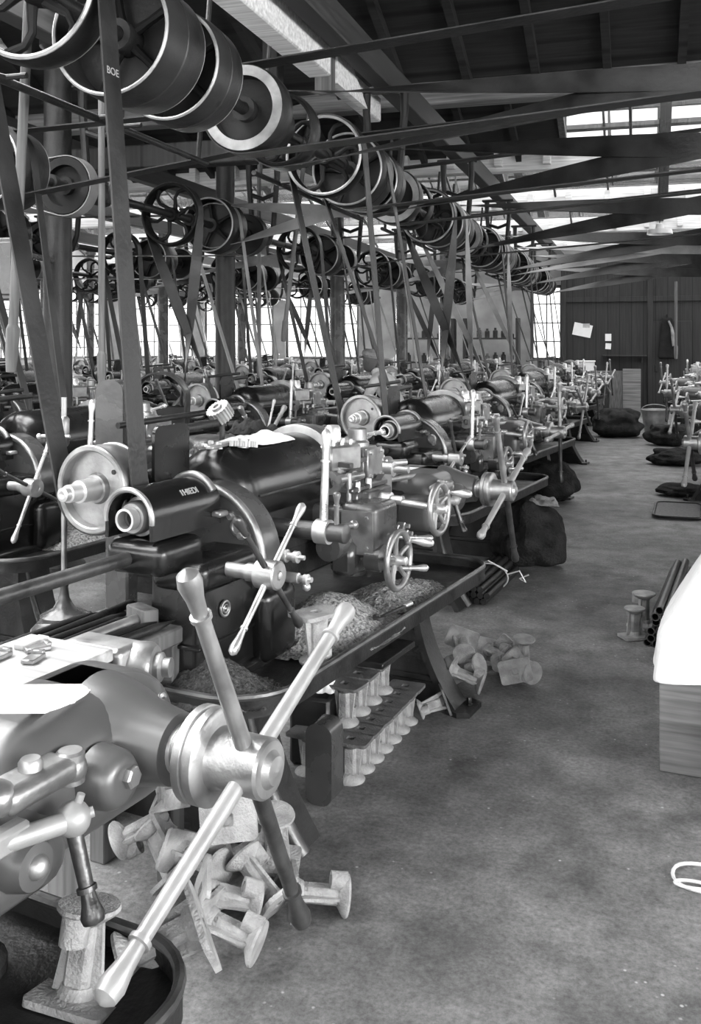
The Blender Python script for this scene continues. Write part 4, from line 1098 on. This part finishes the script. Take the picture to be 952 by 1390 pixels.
# pale plank, its clips and white roll on the near lathe
t = thing('slide_plank', 'scrubbed pale plank lying along the slide of the near lathe', 'plank', lw(0, 1.96, .065, .959), ROT)
mb = MB(); mb.box((0, 0, .0125), (.46, .225, .025), .003); mb.build('board', 'plank', t)
mb = MB(); mb.box((.17, .05, .031), (.07, .03, .012), .002); mb.build('batten', 'plank', t)
for i, (x, y, a) in enumerate(((2.0, .05, .3), (2.05, .09, -.5), (1.98, .12, .1))):
    mb = MB(); mb.box((0, 0, .005), (.05, .028, .009), .002); mb.box((.02, 0, .012), (.012, .024, .008), .002); o = mb.build('steel_clip', 'dsteel'); o.location = lw(0, x+.06, y-.01, .985); o.rotation_euler = (0, 0, ROT+a)
    tag(o, ['small steel clip lying on the pale plank, the one at the front', 'small steel clip lying across the pale plank in the middle', 'small steel clip lying on the pale plank at the back'][i], 'clip', 'clips on the plank')
mb = MB(); mb.lathe((0, 0, 0), (1, 0, 0), [(0, 0), (0, .017), (.02, .019), (.3, .021), (.52, .021), (.53, .018), (.53, 0)], 20)
for i in range(7): mb.sweep([(.02, .02*math.cos(i), .02*math.sin(i)), (.5, .0215*math.cos(i+.4), .0215*math.sin(i+.4))], .0025, 5)
o = mb.build('cloth_roll', 'cloth'); o.location = at(-60, 950, 1.36); q = at(133, 948, 1.66)-at(-60, 950, 1.36); o.rotation_euler = q.to_track_quat('X', 'Z').to_euler(); o.scale = (q.length/.53, 1, 1)
tag(o, 'bright white cloth roll lying over the gearcase of the near lathe', 'cloth')
# bars on a low bench behind the near lathe
bc = at(195, 862, 2.75)
t = thing('bar_bench', 'low timber bench carrying loose bars behind the near lathe', 'bench', (bc.x-.14, bc.y-.08, 0), ROT)
mb = MB(); mb.box((0, 0, .735), (.56, .34, .05), .006); mb.build('bench_top', 'woodplain', t)
for x in (-.22, .22):
    for y in (-.13, .13): mb = MB(); mb.box((x, y, .355), (.06, .06, .71), .004); mb.build('leg', 'woodplain', t)
for i in range(7):
    y = -.13+.042*i; a = R.uniform(-.08, .08); r = .013 if i != 2 else .018
    mb = MB(); mb.lathe((-.32+R.uniform(-.08, .08), 0, 0), (1, 0, 0), [(0, 0), (0, r), (.58+R.uniform(-.1, .05), r), (.58, 0)], 12)
    o = mb.build('round_bar', 'iron' if i != 2 else 'dsteel'); o.location = V((bc.x-.14, bc.y-.08, .76+r))+LV*.0-NV*y; o.rotation_euler = (0, 0, ROT+a)
    tag(o, f'{names[i]} loose bar across the low timber bench, counting from the aisle side', 'bar', 'bars on the low bench')
mb = MB(); mb.box((0, 0, 0), (.11, .05, .05), .004, Matrix.Translation(V((bc.x-.06, bc.y+.1, .786))) @ Matrix.Rotation(ROT+1.2, 4, 'Z')); tag(mb.build('wood_block', 'woodplain'), 'small square wooden block at the end of the loose bars', 'block')
# bar stand with flared base on a block
bs = at(87, 868, 3.5); 
t = thing('bar_stand', 'iron bar stand with flared foot and thin rod', 'stand', (bs.x, bs.y, 0), .3)
zb = EYE-(838-CY)/F*3.5
mb = MB(); mb.lathe((0, 0, zb), (0, 0, 1), [(0, 0), (0, .085), (.012, .085), (.02, .07), (.035, .04), (.07, .02), (.11, .014), (.12, .018), (.14, .018)], 28); mb.build('flared_foot', 'greyiron', t)
mb = MB(); mb.tube((0, 0, zb+.12), (0, 0, 1.4), .0105, None, 12); mb.lathe((0, 0, 1.22), (0, 0, 1), [(0, .012), (.01, .02), (.1, .02), (.11, .012)], 14); mb.build('rod', 'dsteel', t)
mb = MB(); mb.tube((0, 0, 1.26), (-.08, -.02, 1.26), .006); mb.ball((-.085, -.02, 1.26), .01); mb.tube((0, -.02, 1.26), (.03, -.03, 1.26), .006); mb.build('set_screw', 'steel', t)
t = thing('stand_block', 'square dark block that the bar stand rests on', 'block', (bs.x, bs.y, 0), .35)
mb = MB(); mb.box((0, 0, zb-.07), (.2, .2, .14), .02); mb.build('block', 'greyiron', t)
mb = MB(); mb.box((0, 0, (zb-.14)/2), (.14, .14, zb-.14), .01); mb.build('pillar', 'iron', t)
# second row clutter seen between the belts
p = at(148, 640, 4.4); mb = MB(); mb.prism(rrect(.13, .62, .06), (p.x, p.y, 1.12), (1, .2, 0), (0, 0, 1), -.1); mb.box((p.x+.03, p.y+.06, .42), (.12, .1, .84), .01)
tag(mb.build('guard_board', 'greyiron'), 'grey upright guard board with a rounded top between the two wide belts', 'board')
p = at(218, 560, 6.7); t = thing('belt_hood', 'dark curved belt hood behind the wide upright belt', 'hood', (p.x, p.y, 0), .3)
mb = MB(); pr = [(.19*math.cos(PI*i/18), .19*math.sin(PI*i/18)) for i in range(19)]; mb.band([((a, -.1, 1.2+b), (a, .1, 1.2+b)) for a, b in [(.17, -.35)]+pr+[(-.17, -.35)]], .012); mb.build('sheet', 'iron', t)
mb = MB(); mb.box((0, .1, .42), (.3, .06, .86), .01); mb.box((0, .1, 1.0), (.34, .03, .3), .01); mb.build('post', 'iron', t)
# switch cupboard on the column at the left edge
p = at(8, 366, 6.2); mb = MB(); mb.box((p.x, p.y, p.z), (.3, .16, .4), .01); mb.box((p.x, p.y-.09, p.z), (.24, .03, .34), .008); mb.tube((p.x+.1, p.y, p.z+.1), (-3.95, 5.85, p.z+.1), .02); tag(mb.build('switch_box', 'greyiron'), 'grey switch box bracketed off the dark iron column', 'box')

# ------------------------------------------------------------------ sacks, bucket, mats
def sack(c, sx, sy, sz, seed, label, m='sack', group='sacks', rotz=0.):
    mb = MB(); n, s = 20, 40; vs = []; fs = []
    for i in range(n+1):
        t = i/n; a = -PI/2+PI*t
        for j in range(s):
            b = 2*PI*j/s; r = math.cos(a)**.6
            d = V((r*math.cos(b), r*math.sin(b), math.sin(a)))
            f = 1+.3*mathutils.noise.noise(d*1.5+V((seed, 0, 0)))+.16*mathutils.noise.noise(d*3.6+V((seed, 3, 0)))-.1*abs(mathutils.noise.noise(d*7+V((seed, 5, 1))))
            vs.append((d.x*sx*f, d.y*sy*f, max(0, (d.z*f*.5+.46)*sz)))
    for i in range(n):
        for j in range(s): fs.append((i*s+j, i*s+(j+1) % s, (i+1)*s+(j+1) % s, (i+1)*s+j))
    mb.add(vs, fs); o = mb.build('sack', m); o.location = c; o.rotation_euler = (0, 0, rotz); soften(o, .003, 1)
    return tag(o, label, 'sack', group)
sack(on_floor(738, 772)+V((-.08, .12, 0)), .22, .2, .48, 1.2, 'dark slumped sack on the floor under the second capstan, nearer the aisle', 'sack', 'sacks in the aisle')
sack(on_floor(705, 768)+V((-.05, .15, 0)), .17, .17, .5, 3.9, 'dark sack beside its twin under the second capstan, nearer the lathe leg', 'sack', 'sacks in the aisle')
o = crumple(on_floor(738, 772)+V((-.02, .1, .43)), .12, .08, .1, 7.7, 16, 12).build('paper_sack', 'palesack'); tag(soften(o, .003), 'grey folded paper bag lying on the dark sack', 'bag')
sack(on_floor(760, 682)+V((-.1, .1, 0)), .26, .25, .42, 5.2, 'dark sack on the floor beside the third lathe', 'sack', 'sacks in the aisle')
sack(on_floor(846, 594)+V((-.1, .1, 0)), .42, .35, .5, 6.2, 'rumpled dark sack on the floor beside the bucket, furthest up the aisle', 'sack', 'sacks across the aisle')
sack(on_floor(900, 606)+V((.1, .2, 0)), .35, .3, .36, 2.2, 'low dark sack in front of the bucket', 'sack', 'sacks across the aisle')
sack(on_floor(905, 632)+V((.12, .1, 0)), .34, .22, .22, 8.2, 'flat dark sack lying beside the sunlit lathe', 'sack', 'sacks across the aisle')
sack(on_floor(918, 674)+V((.08, .1, 0)), .28, .22, .12, 4.4, 'flat dark sack under the white capstan spoke across the aisle', 'sack', 'sacks across the aisle')
p = on_floor(890, 592); t = thing('bucket', 'dented pale bucket on the floor across the aisle', 'bucket', p)
mb = MB(); mb.lathe((0, 0, 0), (0, 0, 1), [(0, 0), (0, .17), (.43, .23), (.45, .24), (.46, .235), (.44, .222), (.03, .16), (.03, 0)], 28); mb.build('pail', 'zinc', t)
mb = MB(); mb.sweep([(.23*math.cos(a), .05, .44+.1*math.sin(a)) for a in [PI*i/14 for i in range(15)]], .008, 6); mb.build('bail', 'zinc', t)
# mat with turned up edge
p = on_floor(912, 705); t = thing('floor_mat', 'thin dark duckboard mat lying on the floor across the aisle', 'mat', p, -.05)
mb = MB(); mb.prism(rrect(.42, .85, .09), (.05, .4, .004), (1, 0, 0), (0, 1, 0), .02); mb.build('board', 'woodplain', t)
mb = MB(); mb.sweep([(x+.05, y+.4, .022) for x, y in rrect(.42, .85, .09)], .014, 6, True); mb.build('edge_roll', 'iron', t)

# crate under a white cloth at the edge of the view
ca = on_floor(895, 1047)
t = thing('wooden_crate', 'grey wooden crate on the floor under a white cloth', 'crate', (ca.x, ca.y, 0), -.12)
mb = MB(); mb.box((.45, .012, .23), (.9, .024, .46), .004); mb.build('front_board', 'woodx', t)
mb = MB(); mb.box((.45, .588, .23), (.9, .024, .46), .004); mb.build('back_board', 'woodx', t)
for x in (.012, .888): mb = MB(); mb.box((x, .3, .23), (.024, .55, .46), .004); mb.build('end_board', 'woodx', t)
mb = MB(); mb.box((.45, .3, .465), (.9, .6, .024), .004); mb.build('lid', 'woodx', t)
sack((ca.x+.56, ca.y+.26, .48), .36, .26, .55, 9.4, 'bulky sack on the crate hidden under the white cloth', 'palesack', 'sacks across the aisle')
mb = MB(); vs = []; fs = []; NA, NT = 96, 28
for j in range(NT+1):
    f = j/NT
    for i in range(NA):
        a = 2*PI*i/NA; c_, s_ = math.cos(a), math.sin(a)
        q = (abs(c_)**16+abs(s_)**16)**(-1/16)
        t_ = min(1, f/.72); u_ = max(0, (f-.72)/.28)
        rx = .462*q*(t_**.95)*(1+.03*u_)+.012; ry = .312*q*(t_**.95)*(1+.05*u_)+.012
        wr = .006*math.sin(a*19+f*2)*f+.012*math.sin(a*11+1.3)*u_+.004*u_
        z = 1.2-.70*t_**1.12-(.14+.02*math.sin(a*5+1))*u_+.02*(1-f)*mathutils.noise.noise(V((c_*3, s_*3, f*4)))
        vs.append((c_*(rx+wr*f)+.46, s_*(ry+wr*f)+.3, z))
for j in range(NT):
    for i in range(NA): fs.append((j*NA+i, j*NA+(i+1) % NA, (j+1)*NA+(i+1) % NA, (j+1)*NA+i))
mb.add(vs, fs); o = mb.build('dust_cloth', 'cloth'); o.location = (ca.x, ca.y, 0); o.rotation_euler = (0, 0, -.12); soften(o, .006, 1)
tag(o, 'white cloth draped over the crate at the edge of the aisle', 'cloth')
sack((ca.x+.27, ca.y-.15, .0), .12, .09, .36, 3.1, 'small white bag standing against the crate front', 'cloth', 'white bags')
# loop of white wire on the floor
mb = MB(); p = on_floor(952, 1195); mb.sweep([p+V((.11*math.cos(a)+.03, .085*math.sin(a), .008+.004*math.sin(3*a))) for a in [2*PI*i/30 for i in range(30)]], .0055, 6, True)
p = on_floor(955, 1205); mb.sweep([p+V((-.03+.05*math.cos(a), .0+.02*math.sin(a)-.015, .012)) for a in [2*PI*i/20 for i in range(20)]], .005, 6, True)
tag(mb.build('wire_loop', 'wire'), 'loops of white wire lying on the bare floor', 'wire')

# ------------------------------------------------------------------ at the board wall
YW = YF-1.2
def on_wall(px, py, off=.0):
    k = (px-CX)/F; d = (YW-off)/(k*sn+cs); return at(px, py, d)
def note(px, py, w, h, rot, label, m='paper', name='paper_notice'):
    p = on_wall(px, py, .02); mx = Matrix.Translation(p) @ Matrix.Rotation(math.radians(rot), 4, 'Y')
    mb = MB(); mb.box((0, 0, 0), (w, .004, h), .001, mx); return tag(mb.build(name, m), label, 'notice')
o = note(791, 448, .43, .3, 12, 'white paper notice pinned askew on the board wall')
mb = MB(); p = on_wall(795, 442, .026); mb.box((p.x+.02, p.y, p.z), (.16, .003, .1), .0, ); mb.build('printed_picture', 'zinc', None)
bpy.data.objects['printed_picture'].parent = o
note(826, 458, .14, .17, 0, 'small white card pinned on the board wall, the upper of two'); note(826, 470, .13, .14, 4, 'small white card pinned on the board wall, the lower of two')
p = on_wall(848, 483, .12); mb = MB(); mb.box((p.x, p.y, p.z), (1.0, .24, .03), .004); mb.box((p.x-.4, p.y+.06, p.z-.08), (.04, .12, .14), .004); mb.box((p.x+.4, p.y+.06, p.z-.08), (.04, .12, .14), .004); tag(mb.build('wall_shelf', 'wood'), 'dark shelf on the board wall below the cards', 'shelf')
p = on_wall(906, 452, .1); t = thing('hanging_coat', 'dark coat with pale lining hanging on the board wall', 'coat', (p.x, p.y, p.z))
mb = MB(); mb.rbox((0, 0, -.12), (.42, .14, .95), .06, 5, taper=.55); mb.build('coat_body', 'coat', t)
mb = MB(); mb.sweep([(.03, -.07, .28), (.1, -.085, .12), (.13, -.09, -.1), (.16, -.09, -.3)], [.02, .03, .045, .05], 8); mb.build('pale_lining', 'palesack', t)
mb = MB(); mb.tube((0, .02, .33), (0, .12, .42), .012); mb.build('collar_loop', 'coat', t)
for i, (px, w, h, dep, lb) in enumerate(((838, .35, .95, .9, 'upright grey board leaning in the dark corner by the bench'), (858, .4, 1.0, 1.2, 'wide pale board leaning upright beside the door'), (818, .3, .85, .7, 'narrow dark board leaning at the end of the bench'))):
    p = on_wall(px, 555, .25+dep*.1); mx = Matrix.Translation((p.x, p.y, 0)) @ Matrix.Rotation(math.radians(8), 4, 'X')
    mb = MB(); mb.box((0, 0, h/2), (w, .05, h), .006, Matrix.Translation((p.x, p.y-.1, .0)) @ Matrix.Rotation(math.radians(-7), 4, 'X')); tag(mb.build('leaning_board', 'woodplain' if i != 1 else 'woodx'), lb, 'board', 'boards leaning at the wall')
p = on_wall(795, 500, 1.0); t = thing('tool_bench', 'dark bench against the board wall with a white box on it', 'bench', (p.x, p.y, 0))
mb = MB(); mb.box((0, 0, .92), (1.1, .6, .07), .008); mb.build('bench_top', 'woodplain', t)
mb = MB(); mb.box((0, .02, .62), (1.0, .5, .5), .01); mb.build('drawer_case', 'wood', t)
for x in (-.45, .45): mb = MB(); mb.box((x, 0, .45), (.1, .5, .9), .006); mb.build('leg', 'wood', t)
mb = MB(); mb.box((p.x, p.y-.05, 1.06), (.4, .3, .2), .01); mb.box((p.x, p.y-.05, 1.175), (.44, .34, .03), .006); tag(mb.build('white_box', 'paper'), 'white box standing on the bench at the board wall', 'box')
mb = MB(); mb.rbox((p.x, p.y-.02, .955+.0), (.02, .02, .02), .005, 2)
# racks before the end windows
for i, x in enumerate((-5.2, -3.6)):
    t = thing('storage_rack', ['dark storage rack of three shelves before the end windows', 'dark storage rack of three shelves near the board wall'][i], 'rack', (x, YF-.9, 0), 0, 'storage racks')
    for sx in (-.65, .65):
        mb = MB(); mb.box((sx, 0, 1.1), (.07, .4, 2.2), .006); mb.build('upright', 'wood', t)
    for z in (.5, 1.1, 1.7): mb = MB(); mb.box((0, 0, z), (1.3, .42, .04), .004); mb.build('shelf', 'wood', t)
    for z in range(3):
        for q in range(6):
            mb = MB(); h = R.uniform(.12, .26); mb.lathe((0, 0, 0), (0, 0, 1), [(0, .06), (h*.7, .06), (h*.8, .03), (h, .03), (h, 0)], 12); o = mb.build('storage_tin', R.choice(['zinc', 'iron', 'greyiron'])); o.location = (x-.5+.2*q, YF-.95, (.52, 1.12, 1.72)[z])
            tag(o, f"{names[q]} tin on the {['bottom', 'middle', 'top'][z]} shelf of the rack {['before the end windows', 'near the board wall'][i]}", 'tin', 'tins on the racks')

# ------------------------------------------------------------------ the worker in a cap
def person(loc, rotz):
    t = thing('person', 'worker in a pale cap and pale shirt bending over a lathe behind the wide belts', 'person', loc, rotz)
    def skin(name, joints, edges, m, root=0, sub=2, parent=t):
        me = bpy.data.meshes.new(name); me.from_pydata([j[0] for j in joints], edges, []); me.update()
        o = bpy.data.objects.new(name, me); COL.objects.link(o); o.parent = parent
        md = o.modifiers.new('skin', 'SKIN'); md.use_smooth_shade = True
        sv = me.skin_vertices[0].data
        for i, j in enumerate(joints): sv[i].radius = (j[1], j[2] if len(j) > 2 else j[1]); sv[i].use_root = i == root
        s = o.modifiers.new('sub', 'SUBSURF'); s.levels = sub; s.render_levels = sub
        me.materials.append(M[m]); return o
    # faces +Y, bends forward
    J = [((0, 0, .93), .15, .11), ((0, .06, 1.1), .14, .1), ((0, .17, 1.27), .16, .11), ((0, .25, 1.38), .12, .09), ((0, .30, 1.44), .055), ((0, .345, 1.50), .055),
         ((.19, .24, 1.36), .06), ((.25, .33, 1.14), .045), ((.16, .55, 1.08), .036), ((.13, .63, 1.08), .03),
         ((-.19, .24, 1.36), .06), ((-.25, .33, 1.14), .045), ((-.16, .55, 1.1), .036), ((-.13, .63, 1.1), .03),
         ((.1, .0, .86), .1), ((.12, .06, .5), .07), ((.12, -.02, .09), .05), ((.13, .13, .04), .045),
         ((-.1, .0, .86), .1), ((-.12, .03, .5), .07), ((-.12, -.1, .09), .05), ((-.13, .05, .04), .045)]
    E_ = [(0, 1), (1, 2), (2, 3), (3, 4), (4, 5), (3, 6), (6, 7), (7, 8), (8, 9), (3, 10), (10, 11), (11, 12), (12, 13), (0, 14), (14, 15), (15, 16), (16, 17), (0, 18), (18, 19), (19, 20), (20, 21)]
    skin('body', J, E_, 'shirt')
    leg = [((0, -.0, .95), .165, .125)]+[(J[i][0], J[i][1]*1.12) for i in (14, 15, 16, 18, 19, 20)]
    skin('trousers', leg, [(0, 1), (1, 2), (2, 3), (0, 4), (4, 5), (5, 6)], 'trousers')
    hd = MB(); c = V((0, .385, 1.585))
    hd.lathe(c, (0, -.22, 1), [(-.125, .02), (-.115, .045), (-.09, .06), (-.04, .076), (.02, .082), (.07, .074), (.1, .05), (.115, 0)], 22)
    hd.rbox((0, .455, 1.545), (.026, .04, .05), .012, 3); hd.ball((.078, .38, 1.57), .02, (1, 0, 0), .5); hd.ball((-.078, .38, 1.57), .02, (1, 0, 0), .5); hd.rbox((0, .44, 1.505), (.05, .016, .012), .005, 2)
    h = hd.build('head', 'skin', t)
    e = MB()
    for s in (-1, 1): e.ball((s*.03, .452, 1.578), .011)
    e.build('eyes', 'cord', h)
    cp = MB(); cp.lathe((0, .375, 1.625), (0, -.2, 1), [(-.005, .09), (.02, .105), (.05, .1), (.075, .07), (.085, 0)], 22); cp.prism([(-.08, 0), (.08, 0), (.06, .055), (0, .075), (-.06, .055)], (0, .45, 1.625), (1, 0, 0), (0, 1, -.25), .01); cp.build('flat_cap', 'palesack', t)
    for s in (-1, 1):
        hm = 'skin'; b = V((s*.13, .63, 1.08 if s > 0 else 1.1))
        hb = MB(); hb.rbox(b+V((0, .045, -.005)), (.03, .09, .075), .013, 3)
        for q in range(4):
            zz = .03-.02*q; L_ = (.07, .078, .074, .058)[q]
            hb.sweep([b+V((0, .08, zz)), b+V((-s*.006, .08+L_*.5, zz)), b+V((-s*.03, .08+L_*.8, zz)), b+V((-s*.04, .08+L_*.65, zz))], [.0095, .009, .0085, .007], 8)
        hb.sweep([b+V((-s*.008, .02, .03)), b+V((-s*.035, .05, .045)), b+V((-s*.045, .085, .04))], [.012, .0105, .008], 8)
        hb.build('hand', hm, t)
    for s in (-1, 1):
        fb = MB(); y = .04 if s > 0 else -.04; fb.rbox((s*.125, y+.03, .045), (.1, .27, .09), .04, 5); fb.build('shoe', 'cord', t)
    t.scale = (.9, .9, .9)
    return t
w = at(487, 495, 9.3)
person((w.x+.44, w.y, 0), math.radians(80))

# the stamped letters on the first wide belt
# ------------------------------------------------------------------ light: sky through the windows and the roof glazing
LROOF = (12.5, .9)
W = bpy.data.worlds.new('overcast_sky'); scene.world = W; W.use_nodes = True
bg = W.node_tree.nodes['Background']; bg.inputs['Color'].default_value = (1, 1, 1, 1); bg.inputs['Strength'].default_value = 1.7
XM = (XL+XR)/2; XW = XR-XL
for y in VAL:
    y1 = y+PITCH
    gz = glazed(y1)
    if gz: arealight('roof_daylight', ((gz[0]+gz[1])/2, (y+y1)/2+.06, (ZV+ZR)/2+.16), (0, -.376, -.927), gz[1]-gz[0], 3.9, LROOF[0] if y1 < 6 else LROOF[1])
arealight('end_window_daylight', (-9.1, YF+.3, 2.1), (0, -1, 0), 11., 1.9, 18.)
arealight('left_window_daylight', (XL-.3, 9.5, 2.1), (1, 0, 0), 26., 1.9, 4.)
arealight('right_window_daylight', (XR+.3, 11.6, 2.2), (-1, 0, 0), 20., 2.1, 4.)
arealight('right_window_daylight', (XR+.3, -1.0, 2.2), (-1, 0, 0), 5.2, 2.1, 30.)
arealight('rear_window_daylight', (-4.8, YB-.3, 2.4), (0, 1, 0), 18.5, 2.45, 8.)

COL.objects.link(stamp)
def place_stamp():
    y = 2.68; wc = lw(1, .115, .2, 1.145)
    # right-hand run of the first drive belt
    ax = V((.08, 1, 0)).normalized(); e = wc-V((SX, y, SZ)); e = e-ax*e.dot(ax); D = e.length; e1 = e/D; e2 = ax.cross(e1)
    be = math.acos((SR-.135)/D); best = None
    for sg in (1, -1):
        d = e1*math.cos(be)+e2*sg*math.sin(be); p = V((SX, y, SZ))+d*(SR+.0105)
        if best is None or p.x > best[0].x: best = (p, d, wc+d*(.135+.0105))
    p, d, q = best; c = p.lerp(q, .2); up = (p-q).normalized(); d = d.normalized(); x = up.cross(d); 
    stamp.matrix_world = Matrix.Translation(c) @ Matrix((x, up, d)).transposed().to_4x4()
place_stamp()
bl = [o for o in COL.objects if o.name.startswith('drive_belt') and 'rear wheel of the swarf' in o['label']][0]
stamp.parent = bl
sv = scene.view_settings; sv.view_transform = 'Standard'; sv.look = 'None'; sv.gamma = 1; sv.use_curve_mapping = False; sv.exposure = .45
scene.cycles.use_denoising = True; scene.cycles.max_bounces = 6; scene.cycles.diffuse_bounces = 3; scene.cycles.glossy_bounces = 3; scene.cycles.transparent_max_bounces = 12
scene.cycles.sample_clamp_indirect = 6.
